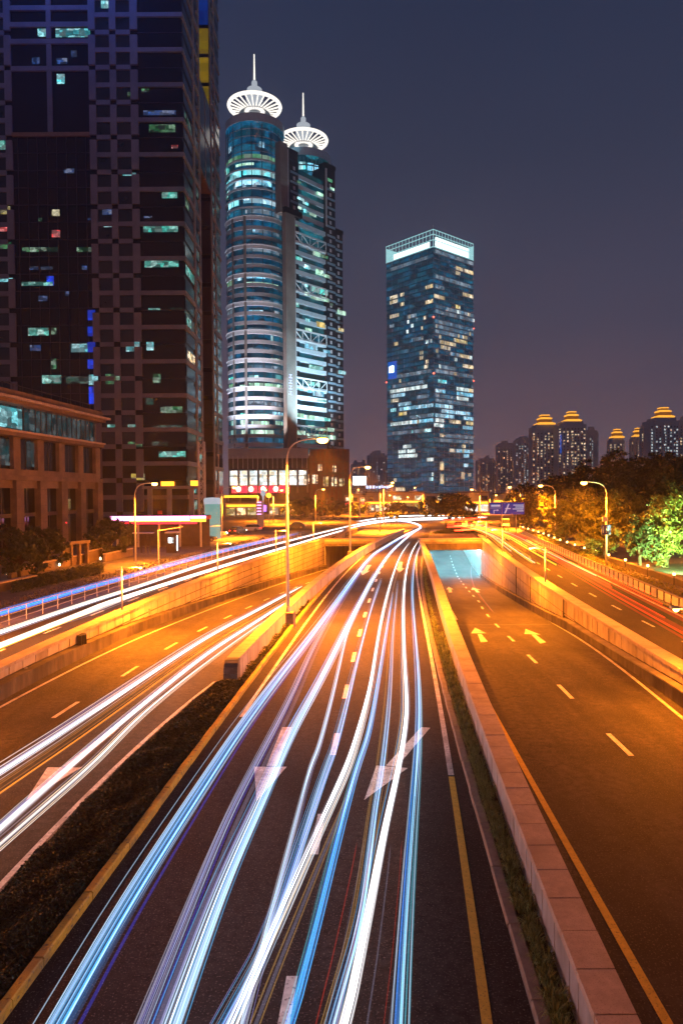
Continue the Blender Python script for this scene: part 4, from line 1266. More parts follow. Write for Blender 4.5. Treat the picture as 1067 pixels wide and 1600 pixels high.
for k, (px, py) in enumerate(((12, 903), (93, 889), (157, 879))):
    p = G(px, py, 0)
    t = thing('path_light', 'little white lit path light on the left plaza, %s from the left' % names[k], 'path light', (p[0], p[1], 0), 0, 'path lights on the left plaza')
    MB().tube([(0, 0, 0), (0, 0, .3)], .05, 8).build('stem', 'metal_dark', t)
    MB().lathe([(.05, .3), (.13, .35), (.10, .6), (.001, .68)], 0, 0, 10).build('lamp_shade', 'lantern', t, True)
m = MB()
for k in range(9000):
    q = random.random()
    p = G(20 + 140 * q + random.uniform(-4, 4), 917 - 30 * q + random.uniform(-5, 5), .3)
    leaf_quads(m, Vector((p[0], p[1], random.random() * .7)), .12, .6)
tag(m.build('hedge', 'leaf_dark', kind='stuff'), 'dark clipped hedge between the planter walls and the left railing', 'hedge')

# pink canopy, booth, pale round tower, poles
cp = at(172, 812, 105); c2 = at(322, 812, 105)
t = thing('lit_canopy', 'long glowing pink canopy with red underside left of the crossing', 'canopy', (cp.x, 105, 0))
W = c2.x - cp.x
zc = cp.z
box('fascia_light', 'sign_pink', t, 0, W * .83, -.06, .0, zc - .2, zc + .5)
box('fascia_light', 'sign_pink', t, W * .835, W, -.06, .0, zc + .15, zc + .5)
box('yellow_panel', 'sign_yellow', t, W * .84, W, -.05, .0, zc - .4, zc + .13)
box('yellow_strip', 'sign_yellow', t, W * .2, W * .84, -.06, -.0, zc - .36, zc - .22)
box('roof', 'red_wall', t, 0, W, .01, 4, zc - .1, zc + .5)
box('red_strip', 'sign_red', t, W * .12, W * .9, .1, .5, zc - .72, zc - .45)
for k in range(5):
    box('post', 'metal_white', t, W * (.04 + .22 * k), W * (.04 + .22 * k) + .25, 1.0, 1.25, 0, zc - .3)
box('back_wall', 'stone_dark', t, .2, W - .2, 3.6, 3.9, 0, zc - .1)
box('roof_box', 'red_wall', t, W * .49, W * .53, .3, .9, zc + .75, zc + 1.3)
p = at(267, 852, 96)
t = thing('guard_booth', 'small booth with a lit white window beside the pink canopy', 'booth', (at(267, 850, 96).x, 96, 0))
box('cabin', 'stone_dark', t, -.65, .75, 0, 1.6, 0, 2.7)
box('window', 'sign_white', t, -.35, .1, -.03, -.0, 1.35, 2.1)
box('window', 'lit_white', t, .16, .36, -.03, -.0, 1.35, 2.1)
box('side_light', 'sign_white', t, .8, .95, -.05, .05, .3, 2.4)
box('roof', 'metal_white', t, -.8, .95, -.2, 1.8, 2.7, 2.85)
p = at(332, 800, 125)
t = thing('round_kiosk', 'pale teal lit round tower beside the white mast', 'kiosk', (p.x, 125, 0))
zt = at(332, 777, 125).z
MB().lathe([(1.4, 0), (1.4, zt - 1.2)], 0, 0, 24).build('drum', 'teal_wash', t, True)
MB().lathe([(1.55, zt - 1.2), (1.55, zt - .4), (1.3, zt - .1), (.001, zt)], 0, 0, 24).build('cap', 'crown_dim', t, True)
MB().lathe([(1.42, 2.2), (1.47, 2.2), (1.47, 2.35), (1.42, 2.35)], 0, 0, 24).build('band', 'metal_white', t, True)
t = thing('sign_pole', 'plain post with a slanted arm on the left pavement', 'post', (G(248, 881)[0], G(248, 881)[1], 0))
MB().tube([(0, 0, 0), (0, 0, 3.9)], .09, 8).build('post', 'metal_white', t)
MB().tube([(0, 0, 3.85), (2.6, 1.2, 4.25)], .06, 6).build('arm', 'metal_white', t)
# shelter
p = G(228, 864)
t = thing('shelter', 'small flat roofed shelter behind the first left street lamp', 'shelter', (p[0], p[1], 0))
box('roof', 'metal_white', t, -1.9, 1.0, -.8, .8, 2.7, 2.8)
for x in (-.6, 0, .6):
    box('post', 'stone_dark', t, x - .1, x + .1, -.1, .1, 0, 2.7)
# advertising pillar
p = at(408, 800, 165)
t = thing('advertising_pillar', 'tall pale advertising pillar with violet light and a round top', 'pillar', (p.x, 165, 0))
za, zb_ = at(408, 832, 165).z, at(408, 782, 165).z
box('pillar_body', 'ring_white', t, -.9, .6, -.4, .4, 0, zb_)
box('violet_light', 'sign_violet', t, .62, 1.25, -.3, .1, zb_ - 2.6, zb_ - 1.1)
for k in range(5):
    box('stripe', 'sign_pink', t, -.93, .1, -.43, -.41, zb_ - .5 - k * .7, zb_ - .35 - k * .7)
MB().lathe([(.001, zb_ + 2.6), (.5, zb_ + 2.3), (.62, zb_ + 1.8), (.5, zb_ + 1.3), (.2, zb_ + 1.0), (.15, zb_)], .5, 0, 16).build('round_top', 'crown_dim', t, True)
p = at(420, 774, 172)
t = thing('lantern_post', 'round orange lantern on a post right of the advertising pillar', 'lantern', (p.x, 172, 0))
MB().tube([(0, 0, 0), (0, 0, p.z - .6)], .08, 6).build('post', 'metal_white', t)
MB().lathe([(.001, p.z - .7), (.55, p.z - .4), (.72, p.z), (.55, p.z + .4), (.001, p.z + .7)], 0, 0, 16).build('globe', 'sign_yellow', t, True)
# traffic signal
p = at(497, 806, 178)
t = thing('traffic_signal', 'traffic signal showing green at the left of the crossing', 'traffic signal', (p.x, 178, 0))
MB().tube([(0, 0, 0), (0, 0, p.z + .5)], .08, 8).build('pole', 'metal_dark', t)
box('housing', 'metal_dark', t, -.25, .25, -.12, .12, p.z - 1.1, p.z + .55)
MB().lathe([(.001, 0), (.2, .0)], 0, 0, 14).build('lens', 'signal_green', t)
o = t.children[-1]; o.location = (0, -.16, p.z - .0); o.rotation_euler = (RAD(90), 0, 0); o.scale = (1.8, 1.8, 1)
o.name = 'green_lens'

# ------------------------------------------------------------------ twin round towers with wheel crowns
def arc_pos(cx, cy, R, px):
    """Angle on a vertical cylinder that the pixel column sees."""
    d = ray(px, 600); dx, dy = d[0] / d[1], 1.0
    A = dx * dx + 1; B = -2 * (dx * cx + cy); C = cx * cx + cy * cy - R * R
    q = B * B - 4 * A * C
    if q < 0: q = 0
    t = (-B - math.sqrt(q)) / (2 * A)
    return math.atan2(t - cy, dx * t - cx), t
def band(parent, name, mat, r0, r1, z0, z1, n=40, a0=math.pi, a1=2 * math.pi):
    m = MB().lathe([(r0, z0), (r1, z0), (r1, z1), (r0, z1)], 0, 0, n, a0, a1)
    return m.build(name, mat, parent, False)
def crown(parent, R, z):
    m = MB()
    n = 48
    pts = [(R * math.cos(2 * math.pi * k / n), R * math.sin(2 * math.pi * k / n), z) for k in range(n + 1)]
    MB().tube(pts, .75, 8, False).build('crown_ring', 'crown_white', parent, True)
    for k in range(24):
        a = 2 * math.pi * k / 24
        MB().tube([(R * math.cos(a), R * math.sin(a), z), (2.6 * math.cos(a), 2.6 * math.sin(a), z - 2.2)], .33, 5).build('crown_spoke', 'crown_white', parent)
    MB().lathe([(R * .62, z - 3.6), (R * .5, z - 2.4), (2.4, z - 1.2), (.5, z - 1)], 0, 0, 32).build('crown_dish', 'ring_white', parent, True)
    MB().lathe([(2.8, z - 2), (3.0, z + 2.4), (3.6, z + 2.8), (3.6, z + 5.4), (3.2, z + 5.7), (3.2, z + 7.2), (1.6, z + 7.8), (1.2, z + 8.4), (1.2, z + 10.4), (.4, z + 11.2)], 0, 0, 20).build('crown_hub', 'crown_dim', parent, True)
    MB().tube([(0, 0, z + 10.8), (0, 0, z + 22)], [.42, .24], 8).build('spire', 'crown_white', parent, True)

FA = 3.88
CY, R = 302.0, 12.6
CX = at(402, 600, CY).x
ta = thing('round_tower', 'rounded glass tower with lit wheel crown and spire, nearer of the twin towers', 'tower', (CX, CY, 0))
ZT = 163.5
MB().lathe([(R - .5, 0), (R - .5, ZT - 20)], 0, 0, 48).build('glass_core', 'glass_blue_glow', ta, True)
MB().lathe([(R - .9, ZT - 20), (R - .9, ZT - 4), (R - .3, ZT - 4), (R - .3, ZT), (.01, ZT)], 0, 0, 48).build('glass_drum', 'glass_blue_glow', ta, True)
band(ta, 'drum_cornice', 'ring_grey', R - 1, R - .1, ZT - 3.2, ZT + .1, 48, 0, 2 * math.pi)
for k in range(5):
    band(ta, 'drum_ring', 'ring_grey', R - 1, R - .75, ZT - 6.2 - 3 * k, ZT - 5.9 - 3 * k)
z_top_rings = at(400, 247, CY - R).z
zz = z_top_rings
k = 0
while zz > 24:
    pale = (k % 3 == 0)
    hgt = .55 if k < 6 else 1.35
    band(ta, 'floor_ring', 'ring_white' if pale or k < 6 else 'ring_grey', R - .6, R + (.25 if pale or k < 6 else .1), zz - hgt, zz + .12, 44, math.pi * .98, math.pi * 2.02)
    if k >= 6 and pale:
        band(ta, 'ring_lip', 'ring_white', R - .3, R + .55, zz + .12, zz + .42, 44, math.pi * .98, math.pi * 2.02)
    zz -= FA; k += 1
for px in (366.5, 385):
    a, _ = arc_pos(CX, CY, R, px)
    zt = at(400, 335, CY - R).z
    MB().lathe([(R - .5, 20), (R + .3, 20), (R + .3, zt), (R - .5, zt)], 0, 0, 2, a - .045, a + .045).build('pier', 'shaft', ta)
for q in range(9):                                   # window frames round the drum
    a = math.pi + math.pi * (q + .5) / 9
    MB().tube([((R - .4) * math.cos(a), (R - .4) * math.sin(a), 24), ((R - .4) * math.cos(a), (R - .4) * math.sin(a), ZT - 4)], .16, 4).build('mullion', 'metal_dark', ta)
crown(ta, 10.9, 172.5)
litA = [(386,330,438,337,'bluedim'),(386,360,438,367,'bluedim'),(386,390,438,396,'bluedim'),(386,414,438,420,'bluedim'),(386,470,438,477,'bluedim'),(388,514,438,520,'bluedim'),(388,545,438,551,'bluedim'),(388,628,440,634,'bluedim'),(388,572,440,578,'bluedim'),(352,285,362,293,'teal'),(352,330,362,338,'bluedim'),(352,360,362,368,'bluedim'),(352,392,362,400,'bluedim'),(354,420,364,428,'bluedim'),(354,253,436,259,'green'),(372,255,400,259,'palegreen'),(353,266,362,278,'teal'),(363,267,380,279,'cyan'),(383,266,432,276,'cyan'),(352,282,370,292,'skyblue'),(371,284,428,292,'skyblue'),(353,297,432,305,'bluedim'),(360,314,376,324,'cyan'),(383,312,433,320,'skyblue'),
        (396,352,401,361,'skyblue'),(386,427,416,435,'skyblue'),(424,428,437,435,'skyblue'),(386,443,436,449,'palegreen'),(372,430,380,438,'skyblue'),(390,484,412,492,'skyblue'),(430,486,438,492,'bluedim'),(374,502,382,508,'palegreen'),(395,502,416,506,'palegreen'),
        (424,524,428,532,'cyan'),(424,560,437,566,'palegreen'),(389,586,404,592,'cyan'),(431,586,440,594,'cyan'),(389,600,441,608,'palegreen'),(358,600,366,609,'green'),(375,601,384,608,'palegreen'),(426,644,442,650,'skyblue'),(392,658,420,664,'palegreen'),(430,658,441,664,'palegreen'),(375,656,384,666,'palegreen'),(391,672,427,680,'palegreen'),(376,672,384,680,'palegreen'),
        (360,657,368,666,'teal'),(360,672,368,680,'teal'),(356,590,367,596,'teal'),(356,485,366,494,'bluedim'),(356,555,365,562,'bluedim'),(375,645,383,652,'teal'),(400,646,420,650,'teal'),(375,488,382,494,'bluedim'),(357,440,366,449,'green'),(350,260,360,268,'teal'),(351,300,360,310,'teal')]
for (x0, y0, x1, y1, c) in litA:
    a0, t0 = arc_pos(CX, CY, R - .38, x0); a1, t1 = arc_pos(CX, CY, R - .38, x1)
    ym = (y0 + y1) / 2
    tm_ = (t0 + t1) / 2
    z0, z1 = at((x0 + x1) / 2, y1, tm_).z, at((x0 + x1) / 2, y0, tm_).z
    if a0 < 0: a0 += 2 * math.pi
    if a1 < 0: a1 += 2 * math.pi
    MB().lathe([(R - .38, z0), (R - .38, z1)], 0, 0, 6, a0, a1).build('lit_window', 'far_' + c if 'far_' + c in MATS else 'lit_' + c, ta)
# blue lamp near the drum, red and violet lights
for (px, py, mname) in ((412, 225, 'lit_skyblue'), (363, 233, 'lit_skyblue')):
    a, tt = arc_pos(CX, CY, R - .7, px)
    z = at(px, py, tt).z
    if a < 0: a += 2 * math.pi
    MB().lathe([(R - .7, z - 1.2), (R - .7, z + 1.2)], 0, 0, 3, a - .1, a + .1).build('lit_window', mname, ta)
tb = thing('round_tower', 'farther twin tower with lit wheel crown behind the stepped flat wing', 'tower', (at(477, 600, 331).x, 331, 0))
MB().lathe([(R - .5, 0), (R - .5, ZT - 4), (R, ZT - 4), (R, ZT), (.01, ZT)], 0, 0, 48).build('glass_core', 'glass_teal_glow', tb, True)
band(tb, 'drum_cornice', 'spandrel_pale', R - 1, R + .2, ZT - 3.4, ZT + .1, 48, 0, 2 * math.pi)
for k in range(8):
    band(tb, 'floor_ring', 'spandrel_blue', R - .6, R - .1, ZT - 8 - FA * k, ZT - 7.5 - FA * k, 44)
for q in range(22):
    a = math.pi * 1.0 + math.pi * q / 21
    MB().tube([((R - .4) * math.cos(a), (R - .4) * math.sin(a), 120), ((R - .4) * math.cos(a), (R - .4) * math.sin(a), ZT - 4)], .14, 4).build('mullion', 'spandrel_blue', tb)
crown(tb, 10.9, 172.5)
tbx = tb.location.x
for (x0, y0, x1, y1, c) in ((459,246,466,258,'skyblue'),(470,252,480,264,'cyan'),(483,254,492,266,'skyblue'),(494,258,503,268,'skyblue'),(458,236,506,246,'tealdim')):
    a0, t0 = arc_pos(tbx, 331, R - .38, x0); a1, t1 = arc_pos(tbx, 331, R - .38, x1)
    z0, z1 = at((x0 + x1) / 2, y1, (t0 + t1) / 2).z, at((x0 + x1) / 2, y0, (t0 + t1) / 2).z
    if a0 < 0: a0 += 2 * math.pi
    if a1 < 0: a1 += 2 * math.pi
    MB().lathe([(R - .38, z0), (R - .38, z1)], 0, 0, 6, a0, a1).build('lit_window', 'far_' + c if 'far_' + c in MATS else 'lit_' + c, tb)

# stepped flat wing
WD = Vector((.665, .747, 0)).normalized()
W0 = Vector((at(467, 600, 285).x, 285, 0))
wg = thing('office_wing', 'stepped flat office wing with slanting light bands joined to the twin towers', 'building', tuple(W0), math.atan2(WD.y, WD.x))
NW = np.array([WD.y, -WD.x, 0])
def wb(name, mat, x0, x1, y0, y1, z0, z1, parent=None): return box(name, mat, parent or wg, x0, x1, y0, y1, z0, z1)
wb('glass_core', 'glass_teal_glow', 0, 15.7, .6, 8, 0, 139)
wb('glass_core', 'glass_teal_glow', 15.7, 21.5, .9, 26, 0, 118)
wb('pier_tower', 'glass', 15.75, 22.0, -.6, 24, 0, 145)
wb('pier_tower', 'glass', 22.05, 28.2, .8, 24, 0, 120)
wb('pier_tower', 'glass', -6.5, -.05, -.6, 2.5, 0, 145)
wb('concrete_shaft', 'shaft', -10.6, -6.55, -1.2, 1.6, 118, 145.5)
wb('concrete_shaft', 'shaft', -9.2, -4.2, -2.6, -.6, 20, 118)
wb('shaft_cap', 'glass_black', -9.4, -.0, -2.8, 1, 118.02, 120.2)
wb('shaft_edge', 'ring_grey', -4.18, -3.4, -2.2, 0, 20, 117)
wb('shaft_edge', 'ring_grey', -6.4, -5.7, -1.0, 0, 120, 144)
wb('shaft_edge', 'ring_grey', 15.9, 16.6, -1.0, 0, 120, 144)
wb('shaft_edge', 'ring_grey', 22.1, 22.8, .2, 1, 20, 119)
wb('pier_cap', 'glass_black', 15.6, 22.2, -.9, 3, 145, 146.5)
wb('pier_cap', 'glass_black', 21.9, 28.4, .5, 3, 120, 121.5)
z = 136.0; k = 0
while z > 26:
    up = z > 119
    x0, x1 = (0.02, 15.6) if up else (-3.3, 15.7)
    if not up and k % 5 == 1:
        # truss storey
        for (za, zb2) in ((z - .3, z + .3), (z - 4.3, z - 3.8)):
            wb('truss_chord', 'ring_white', x0, x1, -1.1, -.65, za, zb2)
        n = 4
        for q in range(n):
            xa = x0 + (x1 - x0) * q / n; xb = x0 + (x1 - x0) * (q + 1) / n
            m = MB()
            za, zb2 = (z, z - 4) if q < n / 2 else (z - 4, z)
            m.tube([(xa, -.9, za), (xb, -.9, zb2)], .22, 5)
            m.build('truss_brace', 'ring_white', wg)
            MB().tube([(xb, -.9, z - 4), (xb, -.9, z)], .2, 5).build('truss_post', 'ring_white', wg)
    else:
        wb('light_band', 'spandrel_pale', x0, x1, -.75 if not up else .1, .62, z - .95, z + .75)
    for (a, b, top, y) in ((15.9, 21.9, 144, -.62), (22.4, 28.0, 119, .78), (-5.4, -.3, 144, -.62)):
        if z < top:
            wb('cross_band', 'spandrel_blue', a + .9, b, y - .06, y + .1, z - .5, z + .45)
            wb('window_panel', 'ring_grey', a + 2.4, a + 3.6, y - .1, y + .0, z + 1.0, z + 2.4)
    z -= FA; k += 1
litW = [(465,282,470,286,'green'),(496,300,505,305,'palegreen'),(465,308,475,312,'cyan'),(474,315,482,319,'cyan'),(466,322,471,326,'palegreen'),(484,333,494,337,'palegreen'),(475,326,480,332,'cyan'),(490,392,500,400,'palegreen'),(502,398,512,403,'green'),
        (462,400,472,412,'teal'),(476,413,484,420,'cyan'),(494,420,505,430,'palegreen'),(507,428,515,434,'palegreen'),(477,443,481,448,'cyan'),(488,448,512,459,'teal'),(476,456,484,462,'palegreen'),(486,461,500,468,'palegreen'),(502,464,514,471,'palegreen'),(516,473,520,478,'green'),
        (458,345,466,353,'green'),(478,497,484,503,'cyan'),(478,512,487,518,'palegreen'),(495,502,508,512,'yellow'),(477,537,496,546,'skyblue'),(506,546,516,552,'skyblue'),(484,570,500,578,'teal'),(498,572,505,578,'cyan'),(480,596,500,603,'teal'),(481,606,488,614,'skyblue'),(490,610,506,620,'skyblue'),(496,624,510,628,'teal'),
        (479,648,492,656,'palegreen'),(500,652,516,658,'teal'),(482,664,492,669,'palegreen'),(494,667,522,674,'palegreen'),(480,678,524,686,'palegreen'),(463,604,474,610,'cyan'),(463,645,475,653,'palegreen'),(465,672,477,680,'palegreen'),(528,484,540,492,'palegreen'),(530,512,537,518,'yellow'),(530,578,540,585,'cyan'),(512,278,519,284,'green'),(516,292,522,297,'palegreen'),(461,470,467,480,'teal'),(462,490,467,496,'bluedim')]
for (x0, y0, x1, y1, c) in litW:
    depth = -.7 if not (463 <= x0 <= 522) or y0 < 300 and x0 > 508 else -.80
    P0 = np.array(W0) + NW * (-depth if True else 0)
    a = hit(x0, (y0 + y1) / 2, P0, NW); b = hit(x1, (y0 + y1) / 2, P0, NW); zc_ = hit((x0 + x1) / 2, (y0 + y1) / 2, P0, NW)
    ua = np.dot(a - np.array(W0), np.array(WD)); ub = np.dot(b - np.array(W0), np.array(WD))
    hpx = (y1 - y0) * .27
    wb('lit_window', 'far_' + c if 'far_' + c in MATS else 'lit_' + c, ua, ub, depth - .04, depth + .35, zc_[2] - hpx * .40, zc_[2] + hpx * .40)
# vertical sign on the shaft
sa = hit(454, 583, np.array(W0) + NW * 2.66, NW); us = np.dot(sa - np.array(W0), np.array(WD)); 
zs0, zs1 = hit(454, 618, np.array(W0) + NW * 2.66, NW)[2], hit(454, 583, np.array(W0) + NW * 2.66, NW)[2]
for k in range(4):
    za = zs0 + (zs1 - zs0) * k / 4
    sg = wb('sign_mark', 'sign_bluewhite', us - .9, us + .9, -2.72, -2.64, za + .3, za + .75)
    wb('sign_mark', 'sign_bluewhite', us - .2, us + .2, -2.72, -2.64, za + .75, za + 1.5)
    wb('sign_mark', 'sign_bluewhite', us - .8, us + .7, -2.72, -2.64, za + 1.5, za + 1.85)

# podium with the bright hall
PY = 272.0
def PX(px): return at(px, 750, PY).x
def PZ(py): return at(430, py, PY).z
pd = thing('podium_hall', 'podium building with a row of bright tall windows under the twin towers', 'building', (PX(357), PY, 0))
def pb(name, mat, x0, x1, y0, y1, z0, z1): return box(name, mat, pd, x0 - PX(357), x1 - PX(357), y0, y1, z0, z1)
pb('body', 'stone_dark', PX(357), PX(484), .6, 10, 0, PZ(712))
pb('body', 'brick_red', PX(484) + .02, PX(546), .2, 10, 0, PZ(702))
pb('upper_band', 'ring_grey', PX(357), PX(482), .2, .62, PZ(716), PZ(700))
for k in range(8):
    x0 = PX(358 + 15.4 * k)
    pb('hall_window', 'lit_hall', x0 + .3, PX(358 + 15.4 * k + 13) , .35, .58, PZ(758), PZ(735))
    pb('pillar', 'shaft', PX(358 + 15.4 * k + 13.2), PX(358 + 15.4 * (k + 1)) + .1, -.2, .58, PZ(770), PZ(733))
    pb('fin', 'ring_white', PX(358 + 15.4 * k + 13.6), PX(358 + 15.4 * k + 14.4), -.3, .3, PZ(732), PZ(712))
    pb('fin', 'ring_white', PX(358 + 15.4 * k + 6.2), PX(358 + 15.4 * k + 7), -.3, .3, PZ(732), PZ(712))
    pb('hall_transom', 'stone_dark', x0 + .3, PX(358 + 15.4 * k + 13), .28, .36, PZ(744), PZ(743))
pb('red_band', 'sign_red', PX(362), PX(452), -.1, .3, PZ(770), PZ(759))
for k, px in enumerate((373, 392.5, 411.5, 431)):
    MB().lathe([(.001, -1.1), (.8, -.75), (1.0, 0), (.8, .75), (.001, 1.1)], PX(px) - PX(357), -.8, 14).build('lantern', 'lantern', pd, True)
    o = pd.children[-1]
for o in pd.children:
    if o.name.startswith('lantern'): o.location.z = PZ(764)
for (x0, x1, y0, y1, c) in ((497, 503, 726, 736, 'warm'), (520, 525, 728, 738, 'warm'), (488, 496, 742, 756, 'warm'), (505, 513, 745, 760, 'yellow'), (518, 526, 746, 760, 'warm'), (475, 483, 742, 756, 'warm'), (530, 538, 748, 760, 'yellow')):
    pb('lit_window', 'lit_' + c, PX(x0), PX(x1), .05, .18, PZ(y1), PZ(y0))
for k in range(9):
    pb('pilaster', 'stone_warm', PX(486 + 7 * k), PX(488 + 7 * k), -.1, .2, 0, PZ(704))
for z in (PZ(740), PZ(722)):
    pb('course', 'stone_warm', PX(484) + .03, PX(546), -.16, .2, z - .2, z + .2)
pb('porch_beam', 'sign_orange', PX(352), PX(404), -4, -3.6, PZ(777), PZ(773.5))
pb('porch_roof', 'stone_dark', PX(352), PX(404), -3.6, .5, PZ(777), PZ(773))
for px in (354, 376, 400):
    pb('porch_post', 'stone_warm', PX(px), PX(px) + .6, -3.6, -3.0, 0, PZ(777))

# floodlights that wash the facades
def flood(label, loc, target, power, col, cone=60, size=.4):
    t = thing('facade_floodlight', label, 'floodlight', loc)
    box('bracket', 'metal_dark', t, -.15, .15, -.15, .15, -.5, 0)
    v = Vector(target) - Vector(loc)
    q = v.to_track_quat('-Z', 'Y').to_euler()
    hd_ = MB().lathe([(.001, .1), (.35, .1), (.42, -.35), (.38, -.35), (.001, -.2)], 0, 0, 12).build('housing', 'metal_dark', t, True)
    hd_.rotation_euler = q
    l = lamp_light('flood_bulb', tuple(v.normalized() * .45), power, size, col, t, 'SPOT', RAD(cone))
    l.rotation_euler = q
flood('floodlight on the podium roof left of the round tower', (PX(362), PY + 1.5, PZ(711) + .5), (CX - 4, CY - R, 95), 165000, (.74, .80, .95), 100)
flood('floodlight on the podium roof below the round tower', (PX(425), PY + 1.5, PZ(711) + .5), (CX, CY - R, 80), 80000, (1.0, .86, .80), 85)
flood('floodlight on the podium roof below the stepped wing', (PX(520), PY - 2, PZ(702) + .5), (W0.x + 8, 290, 85), 240000, (.58, .88, 1.0), 100)
flood('teal floodlight on the stepped wing roof', (W0.x + 3, 300, 139.6), (tbx, 331 - R, 158), 26000, (.2, .8, 1.0), 110)

# ------------------------------------------------------------------ square glass tower with lit top
MY = 520.0
M0 = at(677.5, 600, MY); M0 = Vector((M0.x, MY, 0))
HM = at(676, 357, MY).z
DA = Vector((-.664, .748, 0)).normalized(); DB = Vector((DA.y, -DA.x, 0))   # left face, right face directions
LA, LB = 48.9, 47.5
gt = thing('glass_tower', 'square blue glass tower with white glowing top', 'tower', tuple(M0), math.atan2(DB.y, DB.x))
# local x along the right face (DB), local y along the left face (DA)
def gb(name, mat, x0, x1, y0, y1, z0, z1): return box(name, mat, gt, x0, x1, y0, y1, z0, z1)
ZC = HM - 13.5
gb('glass_core', 'glass_blue_glow', .3, LB - .3, .3, LA - .3, 0, ZC)
FM = 3.67
nf = int(ZC / FM)
for k in range(nf):
    z = ZC - FM * k
    mat = 'spandrel_pale' if k % 13 else 'spandrel_blue'
    gb('floor_band', mat, .1, LB - .1, .02, .32, z - .75, z)
    gb('floor_band', 'spandrel_blue', .02, .32, .35, LA - .1, z - .6, z)
for q in range(9):
    x = LB * q / 8
    gb('mullion', 'spandrel_pale', max(0, x - .18), min(LB, x + .18), -.14, .01, 0, ZC)
    y = LA * q / 8
    gb('mullion', 'spandrel_blue', -.14, .01, max(.2, y - .18), min(LA, y + .18), 0, ZC)
# lit crown: glass screens round a bright box
gb('crown_box', 'tower_top_bright', 5.5, LB - 3, 2.2, 3, HM - 12.0, HM - 4.0)
gb('crown_box', 'tower_top_bright', 2.2, 3, 6, LA - 6, HM - 12.5, HM - 7.5)
gb('crown_deck', 'spandrel_pale', .2, LB - .2, .2, LA - .2, ZC, ZC + .5)
for (a, b, c, d) in ((0, LB, 0, .25), (0, .25, .3, LA)):
    for z in (HM - .5, HM - 4, HM - 8, HM - 13):
        gb('crown_rail', 'tower_top', a, b, c, d, z, z + .5)
for q in range(15):
    gb('crown_post', 'tower_top', LB * q / 14 - .12, LB * q / 14 + .12, -.02, .22, ZC, HM)
    gb('crown_post', 'tower_top', -.02, .22, LA * q / 14 - .12, LA * q / 14 + .12, ZC, HM)
gb('crown_back', 'tower_top', LB - .3, LB, .3, LA, ZC, HM - 2)
gb('crown_back', 'tower_top', .3, LB, LA - .3, LA, ZC, HM - 2)
MB().tube([(.2, .2, HM), (.2, .2, HM + 3)], .3, 6).build('lightning_rod', 'metal_white', gt)
NA = -np.array(DB); NB = -np.array(DA)
def glit(x0, y0, x1, y1, c):
    """lit office strip on one of the two faces; given in picture coordinates of the photograph"""
    ym = (y0 + y1) / 2
    left = (x0 + x1) / 2 < 677.5
    n = NA if left else NB
    P = np.array(M0) + n * .06
    a, b, m_ = hit(x0, ym, P, n), hit(x1, ym, P, n), hit((x0 + x1) / 2, ym, P, n)
    dirv = np.array(DA if left else DB)
    ua, ub = sorted((np.dot(a - np.array(M0), dirv), np.dot(b - np.array(M0), dirv)))
    h = max(1.4, (y1 - y0) * MY / FPX * .8)
    kf = round((ZC - m_[2]) / FM - .6); zc_ = ZC - FM * kf - 2.2
    if h < 4: z0, z1 = zc_ - 1.3, zc_ + 1.35
    else: z0, z1 = m_[2] - h / 2, m_[2] + h / 2
    if left: gb('lit_window', 'far_' + c if 'far_' + c in MATS else 'lit_' + c, -.1, .04, max(.4, ua), min(LA - .4, ub), z0, z1)
    else: gb('lit_window', 'far_' + c if 'far_' + c in MATS else 'lit_' + c, max(.4, ua), min(LB - .4, ub), -.1, .04, z0, z1)
S_ = .275
def zl_(x0, y0, x1, y1, c): glit(580 + x0 * S_, 340 + y0 * S_, 580 + x1 * S_, 340 + y1 * S_, c)
